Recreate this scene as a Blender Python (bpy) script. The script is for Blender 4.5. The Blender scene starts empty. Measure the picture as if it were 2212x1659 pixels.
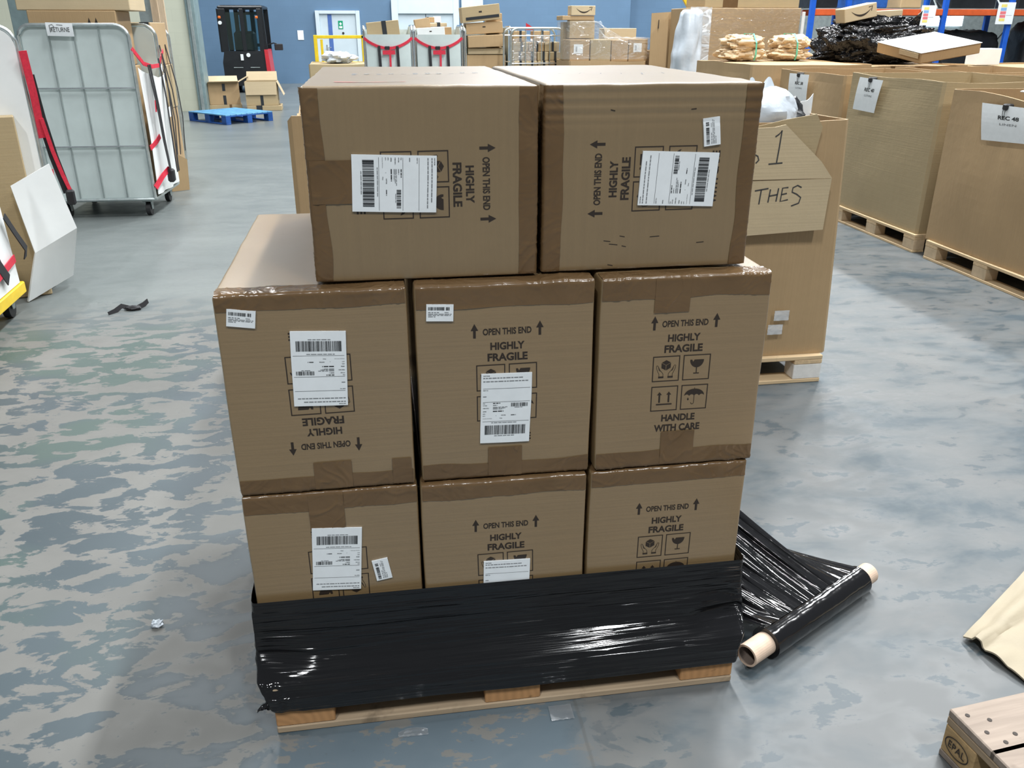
import bpy, bmesh, math, random
from math import sin, cos, pi, radians
from mathutils import Vector, Matrix, noise

random.seed(7)
SC = bpy.context.scene
COL = SC.collection

# ------------------------------------------------------------------ camera
cam_data = bpy.data.cameras.new('camera')
cam_data.sensor_fit = 'HORIZONTAL'
cam_data.sensor_width = 36.0
cam_data.lens = 1816.03 / 2212 * 36.0
cam_data.clip_start = 0.05
cam_data.clip_end = 200
cam = bpy.data.objects.new('camera', cam_data)
COL.objects.link(cam)
cam.location = (0.3371, -1.6743, 1.6431)
cam.rotation_euler = (radians(90 - 23.1151), 0.0, radians(-8.8399))
SC.camera = cam

# ------------------------------------------------------------------ world, lamps, exposure
W = bpy.data.worlds.new('warehouse_air')
SC.world = W
W.use_nodes = True
W.node_tree.nodes['Background'].inputs['Color'].default_value = (0.86, 0.94, 1.0, 1)
W.node_tree.nodes['Background'].inputs['Strength'].default_value = 0.13
VS = SC.view_settings
VS.view_transform = 'Standard'
VS.look = 'None'
VS.gamma = 1.0
VS.use_curve_mapping = False
VS.exposure = 0.55


def lamp(name, loc, sx, sy, power, color=(0.97, 0.99, 1.0)):
    d = bpy.data.lights.new(name, 'AREA')
    d.shape = 'RECTANGLE'
    d.size = sx
    d.size_y = sy
    d.energy = power
    d.color = color
    o = bpy.data.objects.new(name, d)
    o.location = loc
    COL.objects.link(o)
    return o


# rows of high bay strip lamps running along the hall, under a high roof
for y_, p_ in ((2.0, 640), (7.0, 640), (12.5, 640), (18.5, 640), (24.0, 520)):
    lamp('strip_or_fill_lamp', (4.15, y_, 12.0), 0.5, 2.4, p_)
for y_ in (3.0, 9.5, 16.0, 22.0):
    lamp('strip_or_fill_lamp', (11.8, y_, 12.0), 0.5, 2.4, 620)
for y_ in (12.0, 21.0):
    lamp('strip_or_fill_lamp', (-4.0, y_, 12.0), 0.5, 2.4, 420)
lamp('strip_or_fill_lamp', (-3.5, -7.0, 12.0), 0.5, 2.4, 620)  # added fill behind the camera, brightens the carton fronts
lamp('strip_or_fill_lamp', (4.15, -7.0, 12.0), 0.5, 2.4, 620)  # second added fill lamp for the fronts


# ------------------------------------------------------------------ node materials
class NT:
    """small helper that builds a node tree"""
    def __init__(s, name):
        s.m = bpy.data.materials.new(name)
        s.m.use_nodes = True
        s.t = s.m.node_tree
        s.n = s.t.nodes
        s.b = s.n['Principled BSDF']
        s.out = s.n['Material Output']

    def new(s, typ, **kw):
        x = s.n.new(typ)
        for k, v in kw.items():
            setattr(x, k, v)
        return x

    def put(s, sock, v):
        if isinstance(v, bpy.types.NodeSocket):
            s.t.links.new(v, sock)
        else:
            if isinstance(v, tuple) and len(v) == 3 and sock.type == 'RGBA':
                v = v + (1,)
            sock.default_value = v

    def coord(s, scale=(1, 1, 1), loc=(0, 0, 0), rot=(0, 0, 0)):
        c = s.new('ShaderNodeTexCoord')
        mp = s.new('ShaderNodeMapping')
        s.t.links.new(c.outputs['Object'], mp.inputs['Vector'])
        mp.inputs['Scale'].default_value = scale
        mp.inputs['Location'].default_value = loc
        mp.inputs['Rotation'].default_value = rot
        return mp.outputs[0]

    def noise(s, vec, scale, detail=3, rough=0.5, dist=0.0):
        x = s.new('ShaderNodeTexNoise')
        s.t.links.new(vec, x.inputs['Vector'])
        x.inputs['Scale'].default_value = scale
        x.inputs['Detail'].default_value = detail
        x.inputs['Roughness'].default_value = rough
        x.inputs['Distortion'].default_value = dist
        return x.outputs['Fac']

    def ramp(s, fac, stops, interp='LINEAR'):
        r = s.new('ShaderNodeValToRGB')
        r.color_ramp.interpolation = interp
        e = r.color_ramp.elements
        while len(e) < len(stops):
            e.new(0.5)
        for el, (p, c) in zip(e, stops):
            el.position = p
            el.color = c if len(c) == 4 else c + (1,)
        s.put(r.inputs[0], fac)
        return r.outputs[0]

    def fr(s, fac, a, b):
        """float 0..1 from fac between a and b"""
        m = s.new('ShaderNodeMapRange')
        s.put(m.inputs[0], fac)
        m.inputs[1].default_value = a
        m.inputs[2].default_value = b
        return m.outputs[0]

    def mix(s, fac, a, b):
        m = s.new('ShaderNodeMix', data_type='RGBA')
        s.put(m.inputs[0], fac)
        s.put(m.inputs[6], a)
        s.put(m.inputs[7], b)
        return m.outputs[2]

    def math(s, op, a, b=0.0):
        m = s.new('ShaderNodeMath', operation=op)
        s.put(m.inputs[0], a)
        s.put(m.inputs[1], b)
        return m.outputs[0]

    def bump(s, h, strength, dist, nrm=None):
        b = s.new('ShaderNodeBump')
        b.inputs['Strength'].default_value = strength
        b.inputs['Distance'].default_value = dist
        s.put(b.inputs['Height'], h)
        if nrm is not None:
            s.put(b.inputs['Normal'], nrm)
        return b.outputs[0]

    def set(s, **kw):
        for k, v in kw.items():
            s.put(s.b.inputs[k.replace('_', ' ')], v)
        return s.m


def plain(name, c, rough=0.55, metal=0.0, var=0.08, sc=12.0, bumpd=0.0, bsc=60.0, spec=0.5):
    t = NT(name)
    v = t.coord()
    n = t.noise(v, sc, 4, 0.6)
    lo = tuple(x * (1 - var) for x in c)
    hi = tuple(min(1, x * (1 + var)) for x in c)
    t.set(Base_Color=t.ramp(n, [(0.3, lo), (0.7, hi)]), Roughness=rough, Metallic=metal)
    t.b.inputs['Specular IOR Level'].default_value = spec
    if bumpd:
        t.set(Normal=t.bump(t.noise(v, bsc, 3, 0.6), 0.6, bumpd))
    return t.m


def cardboard(name, c, var=0.06, streak='z', sheen=0.0):
    t = NT(name)
    v = t.coord()
    n1 = t.noise(v, 2.5, 4, 0.55)
    n2 = t.noise(v, 220, 2, 0.6)
    st = {'z': (2, 2, 110), 'x': (110, 110, 2)}[streak]
    n3 = t.noise(t.coord(st), 1.0, 2, 0.5)
    f = t.math('ADD', t.math('MULTIPLY', n1, 0.55), t.math('ADD', t.math('MULTIPLY', n2, 0.15), t.math('MULTIPLY', n3, 0.30)))
    lo = tuple(x * (1 - var) for x in c)
    hi = tuple(x * (1 + var) for x in c)
    t.set(Base_Color=t.ramp(f, [(0.36, lo), (0.64, hi)]), Roughness=0.6)
    t.b.inputs['Specular IOR Level'].default_value = 0.35
    t.b.inputs['Coat Weight'].default_value = sheen
    t.b.inputs['Coat Roughness'].default_value = 0.30
    t.b.inputs['Coat IOR'].default_value = 1.8
    h = t.math('ADD', t.math('MULTIPLY', n3, 0.5), t.math('MULTIPLY', t.noise(v, 9, 4, 0.6), 1.2))
    t.set(Normal=t.bump(h, 0.35, 0.004))
    return t.m


M = {}
M['card'] = cardboard('carton_board', (0.262, 0.174, 0.082), sheen=1.0)
M['card_v'] = cardboard('carton_board_turned', (0.240, 0.162, 0.076), streak='x', sheen=1.0)
M['kraft'] = cardboard('kraft_board', (0.44, 0.305, 0.165), streak='x')
M['kraft_pale'] = cardboard('pale_kraft_board', (0.55, 0.44, 0.28))
M['kraft_grey'] = cardboard('dull_kraft_board', (0.43, 0.335, 0.195))
M['ink'] = plain('dark_print', (0.030, 0.020, 0.014), 0.6)
M['ink_black'] = plain('black_print', (0.015, 0.016, 0.018), 0.5)
M['ink_grey'] = plain('grey_print', (0.20, 0.21, 0.22), 0.6)
M['marker'] = plain('marker_pen', (0.05, 0.05, 0.05), 0.6)
M['paper'] = plain('white_paper', (0.86, 0.90, 0.92), 0.45, 0, 0.03, 30)
M['white_board'] = plain('white_sheet', (0.80, 0.83, 0.83), 0.5, 0, 0.05, 3)
M['cream_sheet'] = plain('off_white_sheet', (0.58, 0.66, 0.65), 0.5, 0, 0.08, 3)
M['steel'] = plain('galvanised_steel', (0.60, 0.66, 0.66), 0.32, 0.85, 0.15, 18)
M['dull_steel'] = plain('dull_steel', (0.34, 0.39, 0.39), 0.5, 0.5, 0.15, 10)
M['chrome'] = plain('bright_steel', (0.85, 0.88, 0.9), 0.15, 1.0, 0.05, 10)
M['rubber'] = plain('black_rubber', (0.018, 0.018, 0.020), 0.55, 0, 0.1, 20)
M['strap_red'] = plain('red_webbing', (0.62, 0.025, 0.055), 0.6, 0, 0.15, 60)
M['strap_black'] = plain('black_webbing', (0.014, 0.014, 0.017), 0.65, 0, 0.15, 60)
M['red'] = plain('red_paint', (0.55, 0.03, 0.045), 0.4)
M['red_ink'] = plain('red_print', (0.80, 0.04, 0.06), 0.5)
M['yellow'] = plain('yellow_paint', (0.78, 0.55, 0.02), 0.4, 0, 0.12, 8)
M['blue_rack'] = plain('blue_rack_paint', (0.012, 0.10, 0.52), 0.4, 0, 0.1, 8)
M['orange_rack'] = plain('orange_rack_paint', (0.60, 0.10, 0.025), 0.45, 0, 0.12, 8)
M['blue_pallet'] = plain('blue_pallet_paint', (0.015, 0.085, 0.33), 0.5, 0, 0.25, 9)
M['blue_deck'] = plain('worn_blue_deck', (0.10, 0.30, 0.52), 0.5, 0, 0.3, 9)
M['black_paint'] = plain('black_truck_paint', (0.012, 0.014, 0.018), 0.35, 0, 0.1, 8)
M['door'] = plain('pale_door_paint', (0.56, 0.66, 0.72), 0.45, 0, 0.04, 3)
M['door_frame'] = plain('door_frame_paint', (0.62, 0.72, 0.78), 0.45, 0, 0.04, 3)
M['door_blue'] = plain('blue_strip_paint', (0.07, 0.15, 0.42), 0.45)
M['green'] = plain('exit_sign_green', (0.0, 0.30, 0.15), 0.4)
M['strap_green'] = plain('green_strapping', (0.12, 0.52, 0.36), 0.4)
M['bag_blue'] = plain('dark_blue_plastic', (0.025, 0.035, 0.075), 0.25, 0, 0.2, 10, 0.004, 25)
M['bag_white'] = plain('white_mailer_plastic', (0.56, 0.62, 0.68), 0.32, 0, 0.05, 10, 0.006, 14)
M['paper_wrap'] = cardboard('crumpled_kraft_paper', (0.62, 0.47, 0.30))
M['green_steel'] = plain('grey_green_steel', (0.22, 0.30, 0.31), 0.5, 0.2, 0.15, 6)
M['core'] = plain('cardboard_core', (0.66, 0.50, 0.38), 0.6, 0, 0.08, 25)
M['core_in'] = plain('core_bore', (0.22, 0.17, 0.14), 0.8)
M['orange_lens'] = plain('orange_lens', (0.75, 0.16, 0.02), 0.25)
M['note_yellow'] = plain('yellow_note', (0.75, 0.68, 0.10), 0.5)
M['pink_ink'] = plain('pink_print', (0.80, 0.20, 0.22), 0.5)
M['blue_ink'] = plain('pale_blue_print', (0.25, 0.45, 0.75), 0.5)
M['yellow_ink'] = plain('yellow_print', (0.85, 0.72, 0.20), 0.5)
M['dark_load'] = plain('dark_plastic_load', (0.010, 0.011, 0.013), 0.4, 0, 0.3, 4, 0.02, 8)


def tape_mat():
    t = NT('packing_tape_film')
    v = t.coord()
    n = t.noise(v, 6, 4, 0.6)
    t.set(Base_Color=t.ramp(n, [(0.3, (0.130, 0.076, 0.034)), (0.7, (0.170, 0.103, 0.049))]), Roughness=0.22)
    t.b.inputs['Specular IOR Level'].default_value = 0.5
    w1 = t.noise(t.coord((5, 5, 8)), 1.6, 2, 0.5, 1.8)
    w2 = t.noise(v, 25, 2, 0.5, 0.8)
    r = t.math('ABSOLUTE', t.math('SUBTRACT', w1, 0.5))
    h = t.math('ADD', t.math('MULTIPLY', r, 1.4), t.math('MULTIPLY', w2, 0.25))
    t.set(Normal=t.bump(h, 0.5, 0.003))
    return t.m


def clear_mat(name, haze=0.10, gl=0.28, scale=(3, 3, 9), white=(0.9, 0.94, 0.97)):
    """thin clear plastic: mostly see-through, shiny creases, a little haze"""
    t = NT(name)
    v = t.coord(scale)
    w1 = t.noise(v, 1.3, 2, 0.5, 1.2)
    ridge = t.math('ABSOLUTE', t.math('SUBTRACT', w1, 0.5))
    nrm = t.bump(t.math('ADD', ridge, t.math('MULTIPLY', t.noise(v, 4, 2, 0.5, 1.0), 0.25)), 0.8, 0.05)
    tr = t.new('ShaderNodeBsdfTransparent')
    g = t.new('ShaderNodeBsdfGlossy')
    g.inputs['Roughness'].default_value = 0.10
    g.inputs['Color'].default_value = (0.95, 0.97, 1, 1)
    t.put(g.inputs['Normal'], nrm)
    d = t.new('ShaderNodeBsdfDiffuse')
    d.inputs['Color'].default_value = white + (1,)
    t.put(d.inputs['Normal'], nrm)
    m1 = t.new('ShaderNodeMixShader')
    m1.inputs[0].default_value = gl
    t.t.links.new(tr.outputs[0], m1.inputs[1])
    t.t.links.new(g.outputs[0], m1.inputs[2])
    m2 = t.new('ShaderNodeMixShader')
    streak = t.fr(ridge, 0.022, 0.0)
    t.put(m2.inputs[0], t.math('ADD', t.math('MULTIPLY', streak, haze * 2.2), haze))
    t.t.links.new(m1.outputs[0], m2.inputs[1])
    t.t.links.new(d.outputs[0], m2.inputs[2])
    t.t.links.new(m2.outputs[0], t.out.inputs['Surface'])
    return t.m


def black_film(name, scale, dist=0.01, rough=0.16, strength=1.0, rot=(0, 0, 0)):
    t = NT(name)
    v = t.coord(scale, (0, 0, 0), rot)
    w1 = t.noise(v, 1.0, 3, 0.45, 0.5)
    w2 = t.noise(v, 2.6, 2, 0.5, 0.3)
    r = t.math('ABSOLUTE', t.math('SUBTRACT', w1, 0.5))
    h = t.math('ADD', t.math('MULTIPLY', r, 1.5), t.math('MULTIPLY', w2, 0.5))
    t.set(Base_Color=(0.008, 0.008, 0.009), Roughness=rough, Normal=t.bump(h, strength, dist))
    t.b.inputs['Specular IOR Level'].default_value = 0.5
    return t.m


M['tape'] = tape_mat()
M['dark_tape'] = plain('black_printed_tape', (0.03, 0.035, 0.04), 0.3)
M['film'] = black_film('black_stretch_film', (0.9, 0.9, 55), 0.0045, 0.085)
M['film_roll'] = black_film('black_film_roll', (5, 5, 5), 0.0015, 0.12)
M['film_sheet'] = black_film('black_film_sheet', (9, 9, 9), 0.0015, 0.10)
M['film_lump'] = black_film('crumpled_black_film', (7, 7, 9), 0.03, 0.14)
M['clear'] = clear_mat('clear_stretch_wrap', 0.07, 0.16, (2.0, 2.0, 5))
M['clear_faint'] = clear_mat('clear_taut_wrap', 0.012, 0.07, (2.0, 2.0, 5))
M['clear_thick'] = clear_mat('cloudy_stretch_wrap', 0.34, 0.2, (2.0, 2.0, 3))
M['clear_tape'] = clear_mat('clear_tape', 0.10, 0.25, (12, 12, 20))


def wood(name, c, axis='x', dark=0.55):
    t = NT(name)
    sc = {'x': (1.6, 24, 24), 'y': (24, 1.6, 24), 'z': (24, 24, 1.6)}[axis]
    n = t.noise(t.coord(sc), 1.6, 5, 0.6, 0.8)
    k = t.noise(t.coord(), 7, 4, 0.65, 0.6)
    dk = tuple(x * dark for x in c)
    col = t.ramp(n, [(0.3, tuple(x * 0.78 for x in c)), (0.7, tuple(min(1, x * 1.12) for x in c))])
    col = t.mix(t.fr(k, 0.60, 0.74), col, dk)
    t.set(Base_Color=col, Roughness=0.75, Normal=t.bump(n, 0.5, 0.002))
    t.b.inputs['Specular IOR Level'].default_value = 0.2
    return t.m


def end_grain(name, c):
    t = NT(name)
    v = t.coord((6, 6, 6))
    w = t.new('ShaderNodeTexWave', wave_type='RINGS', rings_direction='Y')
    t.put(w.inputs['Vector'], v)
    w.inputs['Scale'].default_value = 2.6
    w.inputs['Distortion'].default_value = 3.5
    w.inputs['Detail'].default_value = 3
    k = t.noise(t.coord((9, 9, 16)), 2.0, 4, 0.6)
    col = t.ramp(w.outputs['Fac'], [(0.0, tuple(x * 0.86 for x in c)), (1.0, c)])
    col = t.mix(t.fr(k, 0.60, 0.72), col, tuple(x * 0.32 for x in c))
    t.set(Base_Color=col, Roughness=0.75)
    t.b.inputs['Specular IOR Level'].default_value = 0.2
    return t.m


M['wood_x'] = wood('weathered_timber', (0.42, 0.32, 0.215), 'x')
M['wood_y'] = wood('weathered_timber_across', (0.40, 0.30, 0.20), 'y')
M['wood_new'] = wood('fresh_timber', (0.68, 0.51, 0.31), 'x', 0.7)
M['wood_new_y'] = wood('fresh_timber_across', (0.66, 0.49, 0.30), 'y', 0.7)
M['wood_tall'] = wood('planed_timber', (0.68, 0.52, 0.36), 'z', 0.8)
M['block'] = end_grain('orange_end_grain', (0.50, 0.27, 0.12))
M['block_pale'] = plain('pale_block', (0.60, 0.46, 0.30), 0.75, 0, 0.15, 14)
M['white_block'] = plain('whitewashed_block', (0.80, 0.78, 0.74), 0.7, 0, 0.08, 20, 0.002, 40)
M['wood_grey'] = wood('trodden_board', (0.36, 0.295, 0.245), 'x', 0.6)
M['sheet_card'] = cardboard('dusty_card', (0.40, 0.345, 0.25))
M['wood_stamp'] = wood('stamped_block', (0.56, 0.38, 0.19), 'x', 0.7)


def floor_mat():
    t = NT('worn_painted_concrete')
    v = t.coord()
    vs = t.coord((0.75, 1.35, 1))
    # three ages of floor: grey-blue paint, bare beige concrete, green rests
    big = t.noise(v, 0.55, 3, 0.5)
    pat = t.noise(vs, 7.0, 6, 0.60, 0.45)
    fine = t.noise(vs, 17, 5, 0.62)
    pf = t.math('ADD', t.math('MULTIPLY', pat, 0.78), t.math('ADD', t.math('MULTIPLY', fine, 0.22), t.math('MULTIPLY', t.math('SUBTRACT', big, 0.5), 0.10)))
    sep = t.new('ShaderNodeSeparateXYZ')
    t.t.links.new(v, sep.inputs[0])
    X, Y = sep.outputs[0], sep.outputs[1]
    bare_l = t.ramp(t.noise(v, 2.2, 4, 0.6), [(0.3, (0.148, 0.149, 0.140)), (0.7, (0.189, 0.189, 0.177))])
    paint_l = t.ramp(t.noise(v, 1.3, 3, 0.5), [(0.35, (0.051, 0.072, 0.084)), (0.65, (0.070, 0.096, 0.110))])
    grn = t.fr(t.noise(t.coord((1, 1, 1), (4.2, 1.1, 0)), 1.1, 3, 0.5), 0.50, 0.60)
    gx = t.math('MULTIPLY', grn, t.math('MULTIPLY', t.fr(X, -0.35, -0.9), 0.8))
    paint_l = t.mix(gx, paint_l, (0.071, 0.111, 0.096))
    left = t.mix(t.fr(pf, 0.485, 0.505), paint_l, bare_l)
    # right of the stack the paint is almost gone: pale, soft blotches
    soft = t.noise(vs, 2.4, 5, 0.62, 0.3)
    right = t.ramp(soft, [(0.36, (0.058, 0.082, 0.098)), (0.47, (0.108, 0.123, 0.130)), (0.60, (0.134, 0.142, 0.144))])
    flake = t.fr(t.math('ADD', t.math('MULTIPLY', pat, 0.7), t.math('MULTIPLY', fine, 0.3)), 0.440, 0.410)
    right = t.mix(t.math('MULTIPLY', flake, 0.8), right, (0.060, 0.083, 0.098))
    edge = t.math('ADD', X, t.math('MULTIPLY', t.math('SUBTRACT', t.noise(v, 2.0, 4, 0.6), 0.5), 0.9))
    near = t.mix(t.fr(edge, 0.70, 1.05), left, right)
    # strip of whole blue paint in front of the pallet
    fy = t.math('ADD', Y, t.math('MULTIPLY', t.math('SUBTRACT', t.noise(v, 5.0, 4, 0.6), 0.5), 0.12))
    strip = t.math('MULTIPLY', t.math('MULTIPLY', t.fr(fy, 0.10, 0.02), t.fr(edge, 0.0, 0.12)), t.fr(X, 0.80, 0.70))
    strip = t.math('MULTIPLY', strip, t.fr(t.math('ADD', t.math('MULTIPLY', pat, 0.6), t.math('MULTIPLY', fine, 0.4)), 0.575, 0.56))
    near = t.mix(strip, near, (0.111, 0.148, 0.174))
    # beyond the joint: smoother grey floor
    far = t.ramp(t.noise(t.coord((0.5, 1.4, 1)), 1.2, 4, 0.6), [(0.3, (0.130, 0.148, 0.148)), (0.7, (0.174, 0.193, 0.190))])
    far = t.mix(t.math('MULTIPLY', t.fr(fine, 0.60, 0.66), 0.25), far, (0.111, 0.130, 0.135))
    yy = t.math('ADD', Y, t.math('MULTIPLY', t.math('SUBTRACT', big, 0.5), 1.6))
    yy2 = t.math('SUBTRACT', yy, t.math('MULTIPLY', t.fr(X, 0.5, 2.0), 3.0))
    col = t.mix(t.fr(yy2, 2.9, 3.9), near, far)
    # slab joints
    def joint(axis, pos, w):
        a = t.math('ABSOLUTE', t.math('SUBTRACT', axis, pos))
        return t.fr(a, w, w * 0.4)
    wob = t.math('ADD', X, t.math('MULTIPLY', t.noise(v, 3.0, 3), 0.02))
    js = t.math('MAXIMUM', joint(Y, 3.545, 0.006), t.math('MULTIPLY', joint(wob, 0.772, 0.006), 0.7))
    col = t.mix(t.math('MULTIPLY', js, 0.6), col, (0.096, 0.097, 0.092))
    sp = t.fr(t.noise(v, 45, 2, 0.5), 0.70, 0.74)
    col = t.mix(t.math('MULTIPLY', sp, 0.35), col, (0.089, 0.101, 0.106))
    ro = t.ramp(pf, [(0.45, (0.40, 0.40, 0.40)), (0.55, (0.52, 0.52, 0.52))])
    ro = t.mix(t.fr(Y, 4.0, 14.0), ro, (0.30, 0.30, 0.30))
    t.set(Base_Color=col, Roughness=ro, Normal=t.bump(t.math('ADD', t.math('MULTIPLY', pf, 0.6), t.math('MULTIPLY', t.noise(v, 30, 4, 0.6), 0.4)), 0.15, 0.002))
    t.b.inputs['Specular IOR Level'].default_value = 0.5
    return t.m


def blockwork(name, c, mortar, bw=0.44, bh=0.215):
    t = NT(name)
    cd = t.new('ShaderNodeTexCoord')
    sx = t.new('ShaderNodeSeparateXYZ')
    t.t.links.new(cd.outputs['Object'], sx.inputs[0])
    cb = t.new('ShaderNodeCombineXYZ')
    t.t.links.new(t.math('ADD', sx.outputs[0], sx.outputs[1]), cb.inputs[0])
    t.t.links.new(sx.outputs[2], cb.inputs[1])
    br = t.new('ShaderNodeTexBrick')
    t.t.links.new(cb.outputs[0], br.inputs['Vector'])
    br.inputs['Scale'].default_value = 1.0
    br.inputs['Brick Width'].default_value = bw
    br.inputs['Row Height'].default_value = bh
    br.inputs['Mortar Size'].default_value = 0.006
    br.inputs['Mortar Smooth'].default_value = 0.3
    br.inputs['Color1'].default_value = c + (1,)
    br.inputs['Color2'].default_value = tuple(x * 0.95 for x in c) + (1,)
    br.inputs['Mortar'].default_value = mortar + (1,)
    n = t.noise(t.coord(), 1.2, 4, 0.6)
    col = t.mix(t.fr(n, 0.35, 0.75), br.outputs['Color'], tuple(x * 0.88 for x in c))
    t.set(Base_Color=col, Roughness=0.6, Normal=t.bump(br.outputs['Fac'], -0.4, 0.006))
    return t.m


M['floor'] = floor_mat()
M['wall_blue'] = blockwork('blue_painted_blockwork', (0.120, 0.218, 0.345), (0.108, 0.198, 0.316))
M['wall_cream'] = blockwork('cream_painted_blockwork', (0.60, 0.62, 0.50), (0.54, 0.56, 0.45))


def glow(name, c, s):
    t = NT(name)
    t.set(Base_Color=(0.8, 0.9, 1.0), Emission_Color=c, Emission_Strength=s)
    return t.m


M['lit_window'] = glow('lit_window', (0.75, 0.9, 1.0), 3.5)


def glass_mat():
    t = NT('cab_glass')
    tr = t.new('ShaderNodeBsdfTransparent')
    tr.inputs['Color'].default_value = (0.55, 0.72, 0.75, 1)
    g = t.new('ShaderNodeBsdfGlossy')
    g.inputs['Roughness'].default_value = 0.05
    m = t.new('ShaderNodeMixShader')
    m.inputs[0].default_value = 0.08
    t.t.links.new(tr.outputs[0], m.inputs[1])
    t.t.links.new(g.outputs[0], m.inputs[2])
    t.t.links.new(m.outputs[0], t.out.inputs['Surface'])
    return t.m


M['glass'] = glass_mat()


# ------------------------------------------------------------------ mesh helpers
class MB:
    """collects vertices and faces, then links them as ONE mesh object"""
    def __init__(s):
        s.v, s.f, s.mi = [], [], []

    def add(s, vs, fs, mi=0, fn=None):
        b = len(s.v)
        s.v += [tuple(fn(Vector(p))) if fn else tuple(p) for p in vs]
        s.f += [tuple(b + i for i in f) for f in fs]
        s.mi += [mi] * len(fs)
        return s

    def box(s, p0, p1, mi=0, bev=0.0, fn=None):
        lo = [min(a, b) for a, b in zip(p0, p1)]
        hi = [max(a, b) for a, b in zip(p0, p1)]
        if bev <= 0:
            vs = [(x, y, z) for x in (lo[0], hi[0]) for y in (lo[1], hi[1]) for z in (lo[2], hi[2])]
            fs = [(0, 1, 3, 2), (4, 6, 7, 5), (0, 4, 5, 1), (2, 3, 7, 6), (0, 2, 6, 4), (1, 5, 7, 3)]
            return s.add(vs, fs, mi, fn)
        b = min(bev, *[(h - l) * 0.45 for l, h in zip(lo, hi)])
        vs, ix = [], {}
        for i in (0, 1):
            for j in (0, 1):
                for k in (0, 1):
                    c = [hi[0] if i else lo[0], hi[1] if j else lo[1], hi[2] if k else lo[2]]
                    sg = [-1 if i else 1, -1 if j else 1, -1 if k else 1]
                    for a in range(3):
                        p = [c[q] + (0 if q == a else sg[q] * b) for q in range(3)]
                        ix[(i, j, k, a)] = len(vs)
                        vs.append(p)
        fs = []
        for a in range(3):
            o = [q for q in range(3) if q != a]
            for e in (0, 1):
                q4 = []
                for u, w in ((0, 0), (1, 0), (1, 1), (0, 1)):
                    c = [0, 0, 0]
                    c[a], c[o[0]], c[o[1]] = e, u, w
                    q4.append(ix[(*c, a)])
                fs.append(q4)
            # edges along axis a
            for u in (0, 1):
                for w in (0, 1):
                    c0, c1 = [0, 0, 0], [0, 0, 0]
                    c0[a], c1[a] = 0, 1
                    c0[o[0]] = c1[o[0]] = u
                    c0[o[1]] = c1[o[1]] = w
                    fs.append([ix[(*c0, o[0])], ix[(*c1, o[0])], ix[(*c1, o[1])], ix[(*c0, o[1])]])
        for i in (0, 1):
            for j in (0, 1):
                for k in (0, 1):
                    fs.append([ix[(i, j, k, a)] for a in range(3)])
        return s.add(vs, fs, mi, fn)

    def tube(s, pts, r, n=8, mi=0, closed=False, flat=None, cap=True):
        """round (or flat=(w,t) strap) section swept along pts"""
        pts = [Vector(p) for p in pts]
        m = len(pts)
        vs, fs = [], []
        for i, p in enumerate(pts):
            a = pts[(i - 1) % m] if (closed or i > 0) else p
            b = pts[(i + 1) % m] if (closed or i < m - 1) else p
            d = (b - a).normalized()
            up = Vector((0, 0, 1)) if abs(d.z) < 0.92 else Vector((0, 1, 0))
            e1 = d.cross(up).normalized()
            e2 = e1.cross(d).normalized()
            for k in range(n):
                t = 2 * pi * k / n
                rr = r[i] if isinstance(r, (list, tuple)) else r
                vs.append(p + e1 * cos(t) * rr + e2 * sin(t) * rr)
        for i in range(m if closed else m - 1):
            for k in range(n):
                j, k2 = (i + 1) % m, (k + 1) % n
                fs.append((i * n + k, i * n + k2, j * n + k2, j * n + k))
        if not closed and cap:
            fs.append(tuple(range(n - 1, -1, -1)))
            fs.append(tuple((m - 1) * n + k for k in range(n)))
        return s.add(vs, fs, mi)

    def strap(s, pts, w, t, wdir, mi=0):
        """flat webbing: width along wdir"""
        pts = [Vector(p) for p in pts]
        vs, fs = [], []
        m = len(pts)
        for i, p in enumerate(pts):
            d = (pts[min(i + 1, m - 1)] - pts[max(i - 1, 0)]).normalized()
            wd = (wdir[i] if isinstance(wdir, list) else Vector(wdir)).copy()
            wd = (wd - d * wd.dot(d)).normalized()
            nn = d.cross(wd).normalized()
            for a, b in ((-1, -1), (1, -1), (1, 1), (-1, 1)):
                vs.append(p + wd * a * w / 2 + nn * b * t / 2)
        for i in range(m - 1):
            for k in range(4):
                fs.append((i * 4 + k, i * 4 + (k + 1) % 4, i * 4 + 4 + (k + 1) % 4, i * 4 + 4 + k))
        fs += [(0, 1, 2, 3), tuple((m - 1) * 4 + k for k in (3, 2, 1, 0))]
        return s.add(vs, fs, mi)

    def cyl(s, p0, p1, r0, r1=None, n=20, mi=0):
        return s.tube([p0, p1], [r0, r0 if r1 is None else r1], n, mi)

    def grid(s, fn, nu, nv, mi=0, wrap=False):
        vs = [fn(i / nu, j / nv) for i in range(nu + (0 if wrap else 1)) for j in range(nv + 1)]
        R = nu if wrap else nu + 1
        fs = []
        for i in range(nu):
            for j in range(nv):
                a, b = i % R, (i + 1) % R
                fs.append((a * (nv + 1) + j, b * (nv + 1) + j, b * (nv + 1) + j + 1, a * (nv + 1) + j + 1))
        return s.add(vs, fs, mi)

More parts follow.
